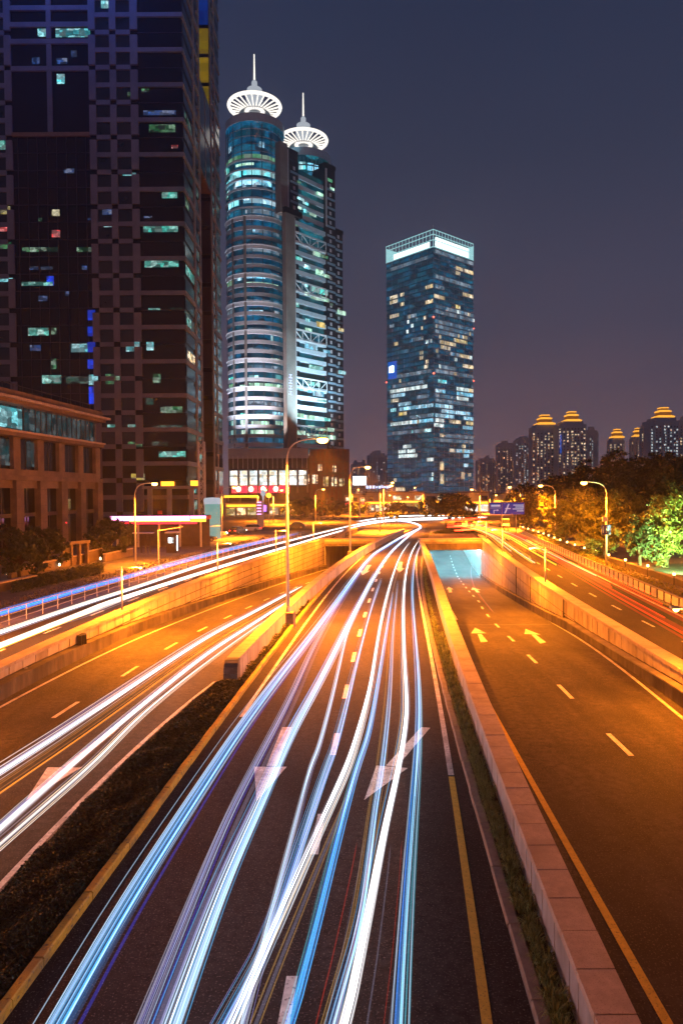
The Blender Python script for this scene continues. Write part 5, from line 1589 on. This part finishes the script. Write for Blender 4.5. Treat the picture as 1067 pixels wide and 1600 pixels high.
for r in ((480,280,520,292,'warm'),(530,300,588,314,'warm'),(480,312,505,330,'warm'),(308,390,352,412,'warm'),(308,452,352,474,'warm'),(358,452,418,474,'warm'),(365,402,415,414,'bluedim'),(520,438,590,466,'warm'),(480,486,505,504,'yellow'),(106,455,150,470,'warm'),(165,440,185,456,'warm'),(106,480,150,496,'warm'),(165,470,185,490,'warm'),(106,540,156,554,'warm'),(205,560,255,574,'bluedim'),(105,598,130,606,'bluedim'),
          (390,700,410,725,'warm'),(415,705,480,725,'warm'),(395,725,430,740,'warm'),(480,705,545,720,'yellow'),(520,660,545,690,'warm'),(130,718,152,738,'warm'),(230,690,296,700,'bluedim'),(180,760,215,772,'bluedim'),(275,770,295,785,'warm'),(275,795,295,810,'warm'),(300,825,322,842,'warm'),(500,780,560,800,'warm'),(450,760,510,770,'bluedim'),(400,850,480,862,'bluedim'),(520,850,585,866,'warm'),(395,862,440,870,'bluedim'),
          (380,912,428,932,'cyan'),(106,975,190,990,'white'),(190,960,316,974,'white'),(486,958,556,980,'white'),(556,965,590,975,'warm'),(365,976,420,988,'skyblue'),(486,990,590,1008,'skyblue'),(110,1000,190,1012,'skyblue'),(112,1030,155,1046,'warm'),(486,1015,552,1040,'white'),(260,1010,325,1022,'bluedim'),(155,1050,225,1062,'skyblue'),(160,1076,290,1090,'skyblue'),(290,1064,352,1078,'skyblue'),(365,1064,465,1090,'skyblue'),(110,1088,140,1100,'cyan'),(155,1106,200,1124,'yellow'),
          (400,1095,475,1112,'skyblue'),(480,1090,560,1110,'skyblue'),(255,1130,355,1146,'cyan'),(365,1125,470,1148,'skyblue'),(525,1120,590,1150,'skyblue'),(110,1172,230,1188,'white'),(230,1160,352,1172,'skyblue'),(365,1150,412,1170,'white'),(445,1160,510,1172,'warm'),(540,1158,600,1170,'yellow'),(230,1192,340,1206,'cyan'),(352,1184,412,1202,'white'),(520,1196,575,1216,'skyblue'),(390,1230,412,1260,'warm'),(485,1250,530,1270,'skyblue'),
          (155,1310,195,1334,'white'),(205,1308,250,1330,'white'),(155,1340,260,1362,'white'),(180,1284,225,1292,'white'),(445,1305,475,1326,'warm'),(485,1312,598,1334,'skyblue'),(315,1360,362,1374,'white'),(525,1340,556,1358,'skyblue'),(390,1380,412,1440,'warm'),(392,1450,412,1520,'warm'),(515,1290,535,1310,'warm'),(525,1400,550,1420,'skyblue'),(512,1440,530,1490,'warm'),(330,1480,350,1500,'cyan')):
    zl_(*r)
for (y, xa, xb) in ((560, 365, 590), (600, 365, 590), (630, 365, 585), (655, 365, 560), (870, 365, 590), (885, 120, 340), (945, 120, 300), (1020, 365, 480), (1045, 365, 590), (1110, 220, 350), (1215, 120, 300), (1235, 420, 590), (1275, 365, 590), (220, 365, 590), (250, 110, 340), (360, 365, 590), (520, 365, 590)):
    zl_(xa, y, xb, y + 9, 'bluedim')
for k in range(46):      # single desks still lit
    left = random.random() < .4
    x = random.uniform(112, 345) if left else random.uniform(365, 585)
    y = random.uniform(540, 900) if random.random() < .65 else random.uniform(900, 1500)
    zl_(x, y, x + random.uniform(8, 16), y + 8, random.choice(('warm', 'warm', 'white', 'bluedim')))
for k in range(5):
    zl_(140, 1545 - 0 * k, 190, 1556, 'warm')
# logo on the left face and red beacons
P = np.array(M0) + NA * .1
c = hit(612, 577, P, NA); uy = np.dot(c - np.array(M0), np.array(DA))
gb('logo_board', 'logo_blue', -.5, -.2, uy - 5.6, uy + 3.6, c[2] - 7.5, c[2] + 6)
for (a, b, zz0, zz1) in ((-.2, .5, -2.6, 2.6), (.5, 1.1, -2.4, -1.6), (.5, 1.1, 1.2, 2.2), (1.1, 1.9, -2.8, -.9), (1.1, 1.9, .3, 2.8), (-1.4, -.5, -2.4, -1.3), (-1.6, -.6, 1.2, 2.7), (-2.2, -1.4, -2.6, 2.0), (2.1, 2.8, -2.6, 2.6)):
    gb('logo_stroke', 'logo_white', -.9, -.55, uy - b, uy - a, c[2] + zz0, c[2] + zz1)
for (px, py, loc) in ((678, 495, 0), (678, 583, 0), (743, 512, 1), (743, 594, 1), (607, 595, 2)):
    z = at(px, py, MY + (0 if loc == 0 else 30)).z
    x, y = ((-.3, -.3), (LB + .4, .4), (.4, LA + .4))[loc]
    MB().lathe([(.001, z - .8), (.8, z), (.001, z + .8)], x, y, 8).build('beacon', 'aviation', gt)

# ------------------------------------------------------------------ apartment towers far right
def far_block(label, px0, px1, ytop, Y, crown_px=None, n_lit=60, seed=0, name='apartment_tower', blue=None, group='far apartment towers', wall='far_wall', wing=True):
    rnd = random.Random(seed)
    x0, x1 = at(px0, 750, Y).x, at(px1, 750, Y).x
    zt = at((px0 + px1) / 2, ytop, Y).z
    w = x1 - x0
    t = thing(name, label, 'tower', (x0, Y, 0), 0, group)
    box('core', wall, t, w * .14, w * .86, 0, w * .7, 0, zt)
    if wing:
        box('wing', wall, t, 0, w * .30, 2.5, w * .6, 0, zt - 3)
        box('wing', wall, t, w * .70, w, 2.5, w * .6, 0, zt - 3)
        box('bay', wall, t, w * .40, w * .60, -2, 1, 0, zt - 6)
    m = MB(); d = MB()
    nfl = int(zt / 3.1); cols = max(4, int(w / 3.4))
    for f in range(nfl):
        for c_ in range(cols):
            x = w * (c_ + .5) / cols
            y = -.06 if .14 * w < x < .86 * w else 2.44
            if .38 * w < x < .62 * w: y = -2.06
            z = 3.1 * f + 1
            if z > zt - 8: continue
            d.box(x - .6, x + .6, y - .02, y + .05, z, z + 1.6)
            if rnd.random() < n_lit / (nfl * cols):
                m.box(x - .8, x + .8, y - .06, y - .03, z, z + 1.6)
    st_x = w * .47
    for f in range(nfl - 3):
        if rnd.random() < .8: m.box(st_x - .5, st_x + .5, -2.2, -2.1, 3.1 * f + 1.5, 3.1 * f + 2.6)
    d.build('dark_windows', 'glass', t, kind='stuff')
    m.build('lit_windows', 'lit_warm' if seed % 3 else 'lit_white', t, kind='stuff')
    for q in range(rnd.randint(2, 4)):
        xa = rnd.uniform(.2, .7) * w; hh = rnd.uniform(2, 5)
        box('roof_plant', wall, t, xa, xa + rnd.uniform(3, 6), 4, 9, zt, zt + hh)
    for f in range(4, nfl - 3, 1):
        if w > 25 and (f + seed) % 2 == 0:
            box('balcony', wall, t, w * .16, w * .30, -1.2, -.05, 3.1 * f, 3.1 * f + 1.0)
    if blue:
        box('blue_light', 'logo_blue', t, w * blue, w * blue + 1.2, -2.5, -2.2, zt - 34, zt - 14)
    if crown_px:
        ca, cb = at(crown_px[0], 750, Y).x - x0, at(crown_px[1], 750, Y).x - x0
        cc, cw = (ca + cb) / 2, (cb - ca) / 2
        cy = w * .3
        q4 = (4, math.pi / 4, math.pi * 2.25)
        MB().lathe([(cw * 1.0, zt), (cw * 1.42, zt + .2), (cw * 1.42, zt + 1.5), (cw * 1.0, zt + 2.6)], cc, cy, *q4).build('crown_roof', 'gold', t)
        MB().lathe([(cw * .95, zt + 2.4), (cw * .95, zt + 6.0)], cc, cy, *q4).build('crown_storey', 'gold_dim', t)
        MB().lathe([(cw * .7, zt + 6.0), (cw * 1.02, zt + 6.1), (cw * 1.02, zt + 7.2), (cw * .7, zt + 8.2)], cc, cy, *q4).build('crown_roof', 'gold', t)
        MB().lathe([(cw * .62, zt + 8.0), (cw * .6, zt + 10.0)], cc, cy, *q4).build('crown_storey', 'gold_dim', t)
        MB().lathe([(cw * .5, zt + 10), (cw * .72, zt + 10.1), (cw * .7, zt + 11.0), (.1, zt + 11.6)], cc, cy, *q4).build('crown_roof', 'gold', t)
    return t
far_block('far apartment tower with gold crown, leftmost of the crowned ones', 832, 871, 663, 760, (840, 867), 70, 1)
far_block('far apartment tower with gold crown and a blue light strip', 873, 917, 658, 740, (884, 909), 90, 2, blue=.02)
far_block('far dim tower stepping down right of the blue lit crown tower', 914, 936, 672, 800, None, 24, 3)
far_block('small far tower with gold crown above the dark trees', 953, 977, 684, 860, (957, 975), 60, 4)
far_block('narrow far tower with gold crown left of the broad right tower', 987, 1006, 682, 880, (991, 1004), 26, 5)
far_block('broad far apartment tower with gold crown at the right', 1017, 1062, 652, 720, (1028, 1054), 110, 6)
far_block('far tower without crown left of the broad right tower', 1003, 1022, 664, 780, None, 30, 7)
far_block('far tower cut by the right picture edge', 1056, 1092, 656, 760, None, 60, 8)
far_block('hazy far block left of the crowned towers', 806, 834, 684, 980, None, 46, 9)
far_block('lowest hazy far block beside the glass tower', 778, 808, 692, 1050, None, 34, 10)
far_block('hazy far block right of the glass tower, thin', 746, 776, 716, 1100, None, 20, 11)
far_block('hazy far block left of the glass tower', 574, 606, 708, 980, None, 24, 12)
far_block('hazy far block behind the wing of the twin towers', 548, 574, 722, 1000, None, 20, 13)

# ------------------------------------------------------------------ low shops beyond the crossing
def shop(label, px0, px1, ytop, Y, mats, seed):
    rnd = random.Random(seed)
    x0, x1 = at(px0, 790, Y).x, at(px1, 790, Y).x
    zt = at((px0 + px1) / 2, ytop, Y).z; w = x1 - x0
    t = thing('shop_building', label, 'shop', (x0, Y, 0), 0, 'low lit shops beyond the crossing')
    box('wall', 'facade_pale', t, 0, w, 0, 14, 0, zt)
    box('parapet', 'concrete', t, -.2, w + .2, -.3, .3, zt, zt + .5)
    box('fascia', mats[0], t, .5, w - .5, -.35, -.05, min(3.4, zt - .8), min(3.4, zt - .8) + .7)
    n = max(3, int(w / 4))
    for k in range(n):
        a = w * k / n
        box('shop_window', rnd.choice(('lit_warm', 'lit_yellow', 'lit_hall')), t, a + .4, a + w / n - .4, -.12, -.01, .5, 3.0)
        if zt > 6.5 and rnd.random() < .7:
            box('upper_window', rnd.choice(('lit_warm', 'glass', 'glass')), t, a + .6, a + w / n - .6, -.1, -.01, 4.6, min(zt - .8, 6.4))
    return t
shop('low shop block with red fronts left of the lamp pole', 538, 572, 774, 262, ('sign_red',), 1)
shop('low shop block with a white lit sign behind the island trees', 572, 612, 770, 275, ('sign_orange',), 2)
shop('low shop block with yellow lights before the glass tower', 612, 663, 770, 300, ('sign_yellow',), 3)
shop('low orange lit shop block behind the island tree', 664, 716, 772, 290, ('sign_orange',), 4)
shop('low orange lit block left of the blue road sign', 716, 764, 770, 265, ('sign_orange',), 5)
shop('low dim block under the far apartment towers', 770, 812, 772, 300, ('sign_yellow',), 6)
shop('low orange lit shop block behind the advertising pillar', 352, 402, 786, 236, ('sign_orange',), 7)
shop('low dim shop block right of the advertising pillar', 420, 470, 786, 240, ('sign_yellow',), 8)
p0, p1 = at(551.5, 758, 210), at(572, 744, 210)
t = thing('billboard', 'bright white lit billboard above the red shop fronts', 'billboard', (p0.x, 210, 0))
box('lit_panel', 'sign_white', t, 0, p1.x - p0.x, -.1, 0, p0.z, p1.z)
box('frame', 'metal_dark', t, -.15, p1.x - p0.x + .15, .01, .3, p0.z - .15, p1.z + .15)
box('post', 'metal_grey', t, (p1.x - p0.x) / 2 - .2, (p1.x - p0.x) / 2 + .2, .05, .3, 0, p0.z)
p0, p1 = at(572, 764, 230), at(610, 758.5, 230)
t = thing('roof_sign', 'long blue white lit letter sign right of the billboard', 'sign', (p0.x, 230, 0))
W = p1.x - p0.x
rnd = random.Random(5)
x = 0.0
while x < W - .4:
    ww = rnd.uniform(.5, .8)
    box('letter_block', 'sign_bluewhite', t, x, x + ww, -.06, .0, p0.z + .15 + (rnd.random() * .2 if x > W * .35 else 0), p1.z - (rnd.random() * .25 if x > W * .35 else 0))
    x += ww + rnd.uniform(.12, .4)
box('rail', 'metal_dark', t, 0, W, .01, .1, p0.z, p0.z + .12)
for x in (W * .1, W * .9):
    box('post', 'metal_grey', t, x - .1, x + .1, .02, .2, 0, p0.z)

# ------------------------------------------------------------------ parked cars near the crossing
def car(label, base, rz, paint, lights=None, kind='sedan'):
    t = thing('parked_car' if kind == 'sedan' else 'parked_van', label, 'car' if kind == 'sedan' else 'van', (base[0], base[1], .005), rz, 'cars standing beside the crossing')
    L, Wd = (4.5, 1.78) if kind == 'sedan' else (4.9, 1.9)
    Hh = 1.45 if kind == 'sedan' else 1.95
    def loft(secs, name, mat, par):
        m = MB()
        for (x, hw, z0, z1) in secs:
            m.v += [(x, -hw, z0), (x, hw, z0), (x, hw * .96, z1), (x, -hw * .96, z1)]
        for k in range(len(secs) - 1):
            for j in range(4):
                a, b = 4 * k + j, 4 * k + (j + 1) % 4
                m.f.append((a, b, b + 4, a + 4))
        m.f.append((3, 2, 1, 0)); e = 4 * (len(secs) - 1); m.f.append((e, e + 1, e + 2, e + 3))
        return m.build(name, mat, par)
    h = L / 2; w_ = Wd / 2
    loft([(-h, w_ * .85, .35, .75), (-h + .15, w_ * .95, .25, .92), (-h + 1.0, w_, .2, .95), (h - 1.3, w_, .2, .92), (h - .3, w_ * .94, .22, .78), (h, w_ * .8, .35, .65)], 'body', paint, t)
    if kind == 'sedan':
        loft([(-h + .35, w_ * .78, .93, .96), (-h + 1.0, w_ * .84, .93, Hh - .03), (-.1, w_ * .82, .93, Hh), (.55, w_ * .82, .93, Hh - .06), (h - 1.25, w_ * .86, .91, .95)], 'cabin', 'glass', t)
        loft([(-h + .95, w_ * .76, Hh - .04, Hh), (0, w_ * .78, Hh - .01, Hh + .03), (.6, w_ * .74, Hh - .07, Hh - .02)], 'roof', paint, t)
    else:
        loft([(-h + .05, w_ * .88, .93, Hh - .1), (-h + .3, w_ * .9, .93, Hh), (.9, w_ * .9, .93, Hh), (h - .8, w_ * .86, .9, 1.0)], 'cabin', 'glass', t)
        loft([(-h + .1, w_ * .86, Hh - .06, Hh + .02), (.9, w_ * .86, Hh - .02, Hh + .04)], 'roof', paint, t)
    for x in (-h + .85, h - .9):
        for y in (-w_ + .02, w_ - .02):
            wh = MB().tube([(x, y - .1, .32), (x, y + .1, .32)], .32, 14).build('wheel', 'rubber', t)
            MB().tube([(x, y - .105, .32), (x, y + .105, .32)], .19, 10).build('rim', 'metal_grey', wh)
    for y in (-w_ * .66, w_ * .66):
        MB().box(h - .12, h + .01, y - .16, y + .16, .58, .72).build('headlight', 'headlight' if lights else 'metal_white', t)
        MB().box(-h - .02, -h + .1, y - .16, y + .16, .66, .8).build('taillight', 'taillight' if lights else 'red_wall', t)
    return t
for (px, py, rz, mat, li, lab, kd) in ((336, 838, .3, 'car_silver', True, 'silver car with lit lamps right of the pink canopy', 'sedan'), (372, 834, 1.2, 'car_dark', True, 'dark car with lit lamps below the second left street lamp', 'sedan'),
                              (392, 830, 2.9, 'car_white', True, 'white car with lit lamps left of the advertising pillar', 'sedan'), (462, 826, 3.0, 'car_dark', False, 'dark car beside the left surface road near the signal', 'sedan'),
                              (318, 846, .2, 'car_dark', False, 'dark parked car in front of the pale round kiosk', 'sedan')):
    p = G(px, py, 0)
    car(lab, p, rz, mat, li, kd)
p = G(790, 823.5, 0)
car('white van standing below the blue road sign', p, RAD(75), 'car_white', True, 'van')

# ------------------------------------------------------------------ light trails of the passing traffic
def spline(pts, n=70):
    """Catmull-Rom through the points, resampled evenly."""
    P = [Vector(p) for p in pts]
    P = [P[0] * 2 - P[1]] + P + [P[-1] * 2 - P[-2]]
    out = []
    per = max(4, n // (len(P) - 3))
    for i in range(1, len(P) - 2):
        for k in range(per):
            t = k / per
            a, b, c, d = P[i - 1], P[i], P[i + 1], P[i + 2]
            out.append(.5 * ((2 * b) + (c - a) * t + (2 * a - 5 * b + 4 * c - d) * t * t + (3 * b - a - 3 * c + d) * t ** 3))
    out.append(P[-2])
    return out
def smooth(pts, it=3):
    for _ in range(it):
        pts = [pts[0]] + [(pts[k - 1] + pts[k] * 2 + pts[k + 1]) / 4 for k in range(1, len(pts) - 1)] + [pts[-1]]
    return pts
def trail(label, px, streaks, z=.65, zf=None, group='light trails of passing traffic', extend=True, grow=None):
    """px: the trail as seen in the photograph; streaks: (lateral offset m, height offset, radius, material[, start, end])"""
    if callable(zf):
        W3 = [G(a, b, lambda d: zf(d) + z) for a, b in px]
    else:
        W3 = [G(a, b, z) for a, b in px]
    if extend:
        a, b = Vector(W3[0]), Vector(W3[1])
        u_ = (a - b).normalized()
        W3 = [tuple(a + u_ * 24), tuple(a + u_ * 8)] + W3
    c = smooth(spline(W3, 90), 12)
    t = thing('light_trail', label, 'light trail', tuple(c[0]), 0, group)
    o0 = c[0]
    for s in streaks:
        ofs, dz, r, mat = s[:4]
        i0, i1 = (0, len(c)) if len(s) < 6 else (int(s[4] * len(c)), max(int(s[5] * len(c)), int(s[4] * len(c)) + 3))
        pts = []
        wob = random.uniform(0, 6); wa = random.uniform(.008, .035); wl = random.uniform(.05, .22)
        for k in range(i0, min(i1, len(c))):
            tg = (c[min(k + 1, len(c) - 1)] - c[max(k - 1, 0)]); tg.z = 0; tg.normalize()
            n = Vector((tg.y, -tg.x, 0))
            pts.append(tuple(c[k] - o0 + n * (ofs + wa * math.sin(wob + c[k].y * wl)) + Vector((0, 0, dz))))
        MB().tube(pts, [r * min(1, .15 + .17 * min(k, len(pts) - 1 - k)) for k in range(len(pts))], 6, True).build('streak', 'st_' + mat, t, True)
    return t
def fan(n, w, mats, r=None, zr=(-.14, .16), veil=None):
    """Many fine uneven streaks across the width w, some of them only part of the way, in a faint veil of light."""
    out = []
    for k in range(int(n * 2.0)):
        rr = random.uniform(.005, .013) if r is None else random.uniform(*r) * .6
        seg = () if random.random() < .6 else (lambda a: (a, min(1.0, a + random.uniform(.3, .7))))(random.uniform(0, .5))
        out.append((max(-w * .75, min(w * .75, random.gauss(0, w * .30))), random.uniform(*zr), rr, random.choice(mats)) + seg)
    if veil:
        out += [(0, 0, w * .42, veil), (w * .08, .03, w * .25, veil)]
    return out
FARB = [(600, 857), (628, 839), (650, 829), (659, 824), (650, 818.5), (632, 814.5), (612, 812.5)]
# centre road, from the left kerb to the right
trail('broad blue light trail nearest the yellow kerb on the centre road', [(96,1600),(208,1400),(337,1200),(408,1095),(505,972),(576,872)] + FARB,
      fan(14, .46, ['sky', 'blue', 'bluewhite', 'sky', 'sky', 'softwhite'], veil='veil_blue') + [(-.14, .05, .035, 'bluewhite'), (.04, 0, .03, 'sky'), (.2, -.1, .03, 'deepblue'), (-.1, .1, .042, 'hot', .45, 1.0), (.05, .1, .055, 'bluewhite', .35, 1.0), (.1, .1, .06, 'hot', .6, 1.0)])
trail('thin violet white trail right of the broad blue trail', [(222,1600),(345,1300),(398,1195),(456,1085),(512,968),(580,868)] + FARB[:3],
      fan(7, .26, ['violet', 'softwhite', 'bluewhite', 'faint'], veil='veil_violet') + [(.2, -.1, .05, 'faint'), (.14, 0, .02, 'deepblue')])
trail('bright blue white trail over the left lane arrow', [(268,1600),(350,1375),(410,1247),(456,1141),(497,1070),(546,972),(580,909),(604,870),(628,846)] + FARB[2:],
      fan(13, .40, ['sky', 'bluewhite', 'bluewhite', 'white', 'sky'], veil='veil_white') + [(0.06, 0, .045, 'bluewhite'), (.1, .05, .025, 'sky'), (-.25, -.15, .05, 'veil_violet'), (-.18, 0, .02, 'violet'), (.0, .1, .042, 'hot', .40, 1.0), (.12, .1, .042, 'hot', .52, 1.0)])
trail('narrow lilac trail between the left lane arrow and the lane dashes', [(380,1600),(422,1440),(456,1312),(486,1200),(500,1165),(524,1070),(542,991),(561,946),(584,895)],
      fan(6, .16, ['violet', 'bluewhite', 'softwhite'], veil='veil_white') + [(0, 0, .014, 'bluewhite'), (.0, .1, .04, 'bluewhite', .45, 1)])
trail('pale blue trail along the lane dashes', [(352,1600),(415,1481),(467,1331),(512,1200),(531,1145),(561,1021),(580,950),(596,905)],
      fan(8, .2, ['bluewhite', 'sky', 'violet', 'softwhite'], veil='veil_blue') + [(.0, .1, .035, 'bluewhite', .45, 1)])
trail('bright white trail crossing the lane dashes', [(362,1600),(400,1511),(445,1410),(501,1286),(542,1200),(561,1141),(580,1070),(589,1010),(603,935),(624,870),(640,848)],
      fan(8, .26, ['white', 'softwhite', 'warm', 'bluewhite', 'softwhite'], veil='veil_white') + [(0, 0, .016, 'hot'), (.06, .02, .014, 'white'), (0, .1, .036, 'hot', .42, 1), (.26, -.1, .014, 'gold'), (.33, -.15, .012, 'gold'), (.29, -.1, .03, 'faint')])
trail('teal trail right of the bright white trail', [(450,1600),(464,1556),(494,1444),(527,1312),(557,1200),(576,1145),(591,1062),(604,984),(614,927)],
      fan(9, .2, ['teal', 'teal', 'sky', 'blue'], veil='veil_teal') + [(0, .1, .03, 'bluewhite', .5, 1)])
trail('thin blue trail with golden edges left of the merge arrow', [(520,1597),(557,1462),(572,1380),(587,1260),(599,1186),(610,1070),(614,984),(622,909)],
      fan(6, .13, ['sky', 'bluewhite', 'softwhite'], veil='veil_blue') + [(-.12, 0, .012, 'gold'), (.1, .05, .01, 'gold'), (-.17, -.05, .01, 'gold')])
trail('bright white trail running over the merge arrow', [(539,1600),(550,1556),(580,1410),(602,1294),(623,1200),(634,1130),(635,1085),(631,1010),(631,916),(641,867),(654,845)],
      fan(8, .22, ['white', 'softwhite', 'warm', 'softwhite'], veil='veil_white') + [(0, 0, .022, 'hot'), (.06, .02, .014, 'white'), (0, .1, .036, 'hot', .42, 1), (-.2, -.1, .012, 'gold'), (-.15, -.05, .012, 'sky')])
trail('teal blue trail nearest the right edge line', [(626,1600),(631,1500),(640,1350),(651,1200),(655,1122),(653,1047),(647,972),(644,916),(649,870),(660,846)],
      fan(9, .2, ['teal', 'sky', 'blue', 'teal', 'bluewhite'], veil='veil_teal') + [(.0, .05, .04, 'bluewhite', .42, 1)])
trail('very faint thread of light between the last two trails', [(575,1600),(590,1500),(605,1380),(611,1320)], [(0, 0, .012, 'faint'), (-.45, 0, .012, 'redfaint'), (-.75, 0, .010, 'redfaint'), (-.6, .1, .008, 'faint'), (.3, 0, .008, 'faint'), (.22, .1, .006, 'redfaint')], extend=True)
# left ramp
trail('upper white trail on the left ramp', [(0,1208),(90,1150),(171,1096),(315,1001),(400,955),(472,916)], fan(9, .28, ['white', 'violet', 'bluewhite', 'white'], veil='veil_white') + [(0, 0, .032, 'hot'), (.0, 0, .05, 'hot', .5, 1), (.3, -.1, .012, 'gold'), (.42, -.15, .010, 'gold'), (.55, -.15, .010, 'orange'), (.36, 0, .012, 'gold'), (.7, -.1, .008, 'gold'), (.8, 0, .008, 'orange')], zf=z_left)
trail('middle white trail on the left ramp', [(0,1294),(40,1258),(180,1136),(315,1028),(380,985),(446,942)], fan(9, .30, ['white', 'softwhite', 'violet', 'white'], veil='veil_white') + [(0, 0, .034, 'hot'), (.0, 0, .05, 'hot', .5, 1), (.03, .08, .02, 'white')], zf=z_left)
trail('lower thin white trail on the left ramp', [(27,1298),(148,1192),(234,1107),(342,1021),(420,966)], fan(6, .16, ['softwhite', 'warm', 'softwhite'], veil='veil_white') + [(0, 0, .016, 'white')], zf=z_left)
# left surface road
E1 = [(560, 818.5), (590, 813.5), (622, 810.5), (660, 809.5), (720, 808)]
trail('upper white trail on the left surface road', [(0,989),(140,941),(225,914),(337,876),(447,846)] + E1, fan(5, .28, ['white', 'bluewhite', 'warm'], (.03, .05)) + [(0, 0, .08, 'hot')])
trail('lower white trail on the left surface road', [(0,1009),(140,954),(180,938),(337,888),(455,852)] + [(x, y + 3) for x, y in E1], fan(5, .34, ['white', 'bluewhite', 'warm'], (.03, .05)) + [(0, 0, .09, 'hot'), (.35, 0, .03, 'yellow'), (.5, .1, .03, 'white')])
trail('short white trail beside the left retaining wall', [(70,980),(140,960),(240,922),(330,892)], fan(3, .2, ['softwhite', 'white'], (.03, .05)), extend=False)
trail('bright blue light trail behind the left railing', [(0,958),(60,940),(140,917),(240,890),(297,874),(364,857),(467,833)], [(-.15, 0, .10, 'bluehot'), (-.1, .12, .09, 'blue'), (-.15, -.14, .09, 'bluehot'), (-.14, -.24, .07, 'deepblue'), (-.12, .22, .05, 'bluewhite', .6, 1)], z=.75)
trail('white glare of trails crossing the far side of the junction', [(560,821),(600,814),(650,811),(700,809.5),(760,808)], fan(6, 2.6, ['hot', 'warm', 'hot'], (.08, .16)), extend=False)
trail('short white trail turning left at the junction', [(560,815),(600,809),(640,806),(700,806)], fan(4, 2.0, ['hot', 'softwhite'], (.08, .14)), extend=False)
# right surface road
def lane_trail(label, o0, o1, d0, d1, streaks, bend=0.0, z=.8):
    f0 = RW_OUT; f1 = RROAD_R
    pts = []
    for d in frange(d0, d1, 5):
        u_ = (d - d0) / (d1 - d0); q = o0 + (o1 - o0) * u_
        x = f0(d) + (f1(d) - f0(d)) * q + bend * max(0, d - 105) ** 2 * .002
        pts.append(Vector((x, d, z)))
    t = thing('light_trail', label, 'light trail', tuple(pts[0]), 0, 'light trails of passing traffic')
    for s in streaks:
        ofs, dz, r, mat = s[:4]
        i0, i1 = (0, len(pts)) if len(s) < 6 else (int(s[4] * len(pts)), int(s[5] * len(pts)))
        q = [tuple(p - pts[0] + Vector((ofs, 0, dz))) for p in pts[i0:max(i1, i0 + 2)]]
        MB().tube(q, r, 6, True).build('streak', 'st_' + mat, t, True)
lane_trail('long red trail nearest the right guard rail', .86, .80, 50, 158, [(0, 0, .05, 'red'), (.15, .05, .04, 'red', .1, 1), (-.2, .3, .03, 'orange', .25, 1), (.3, -.1, .04, 'red', .3, 1)], -1)
lane_trail('red and white trail in the outer lane of the right surface road', .66, .66, 55, 160, [(0, 0, .05, 'red', 0, 1), (.2, .1, .03, 'warm', .06, 1), (-.25, 0, .05, 'orange', .2, 1), (.4, .2, .05, 'red', .2, 1), (.1, -.2, .10, 'redmid', 0, 1), (.6, 0, .08, 'redmid', 0, .8), (-.6, 0, .08, 'redmid', .1, .8)], -1)
lane_trail('yellow trail along the middle of the right surface road', .5, .5, 70, 160, [(0, 0, .06, 'yellow'), (.3, .1, .06, 'yellow', .2, 1), (-.3, .2, .05, 'orange', .1, 1), (.6, 0, .07, 'yellow', .35, 1), (-.6, .1, .06, 'yellow', .4, 1)], -1)
lane_trail('orange trail in the inner lane of the right surface road', .28, .32, 72, 160, [(0, 0, .05, 'warm', 0, .8), (.3, .1, .05, 'orange', .1, 1), (-.25, 0, .04, 'yellow', .05, .9), (.6, .1, .07, 'yellow', .4, 1)], -1)
lane_trail('short yellow trail close to the right retaining wall', .12, .2, 80, 150, [(0, 0, .05, 'orange', 0, 1), (.3, .1, .05, 'yellow', .2, 1), (.5, .1, .04, 'warm', .1, .7)], -1)
lane_trail('faint red trail in the foreground of the right surface road', .45, .6, 26, 70, [(0, -.1, .06, 'redmid', .1, 1), (.4, 0, .04, 'redmid', .3, 1), (1.4, .1, .03, 'redmid', .25, 1), (.2, 0, .10, 'redfaint'), (1.2, 0, .10, 'redfaint'), (1.9, 0, .05, 'redmid', .45, 1), (-.6, 0, .06, 'redfaint')])
trail('red glow trail beside the island tree', [(700,829),(715,828),(735,827),(754,825)], fan(9, 3.6, ['red', 'redhot', 'red', 'orange'], (.14, .28), (-.3, 2.2)), z=1.3, extend=False)
# thin trails in the right tunnel and ramp
trail('thin pink trail in the right tunnel', [(770,958),(748,930),(738,912),(735,890),(741,874)], [(0, 0, .02, 'redfaint'), (.1, 0, .016, 'softwhite')], z=.6, zf=z_right, extend=False)

# ------------------------------------------------------------------ night haze over the city
m = MB().box(-1260, 1260, -160, 1510, -8, 232)
hz, t_, out_ = nt('haze_air')
pv = t_.nodes.new('ShaderNodeVolumePrincipled')
pv.inputs['Color'].default_value = (.80, .80, .90, 1)
pv.inputs['Density'].default_value = .00048
pv.inputs['Anisotropy'].default_value = .7
t_.links.new(pv.outputs[0], out_.inputs['Volume'])
MATS['haze_air'] = hz
m.build('haze', 'haze_air', kind='stuff')
tag(bpy.data.objects['haze'], 'thin night haze over the whole street', 'haze')
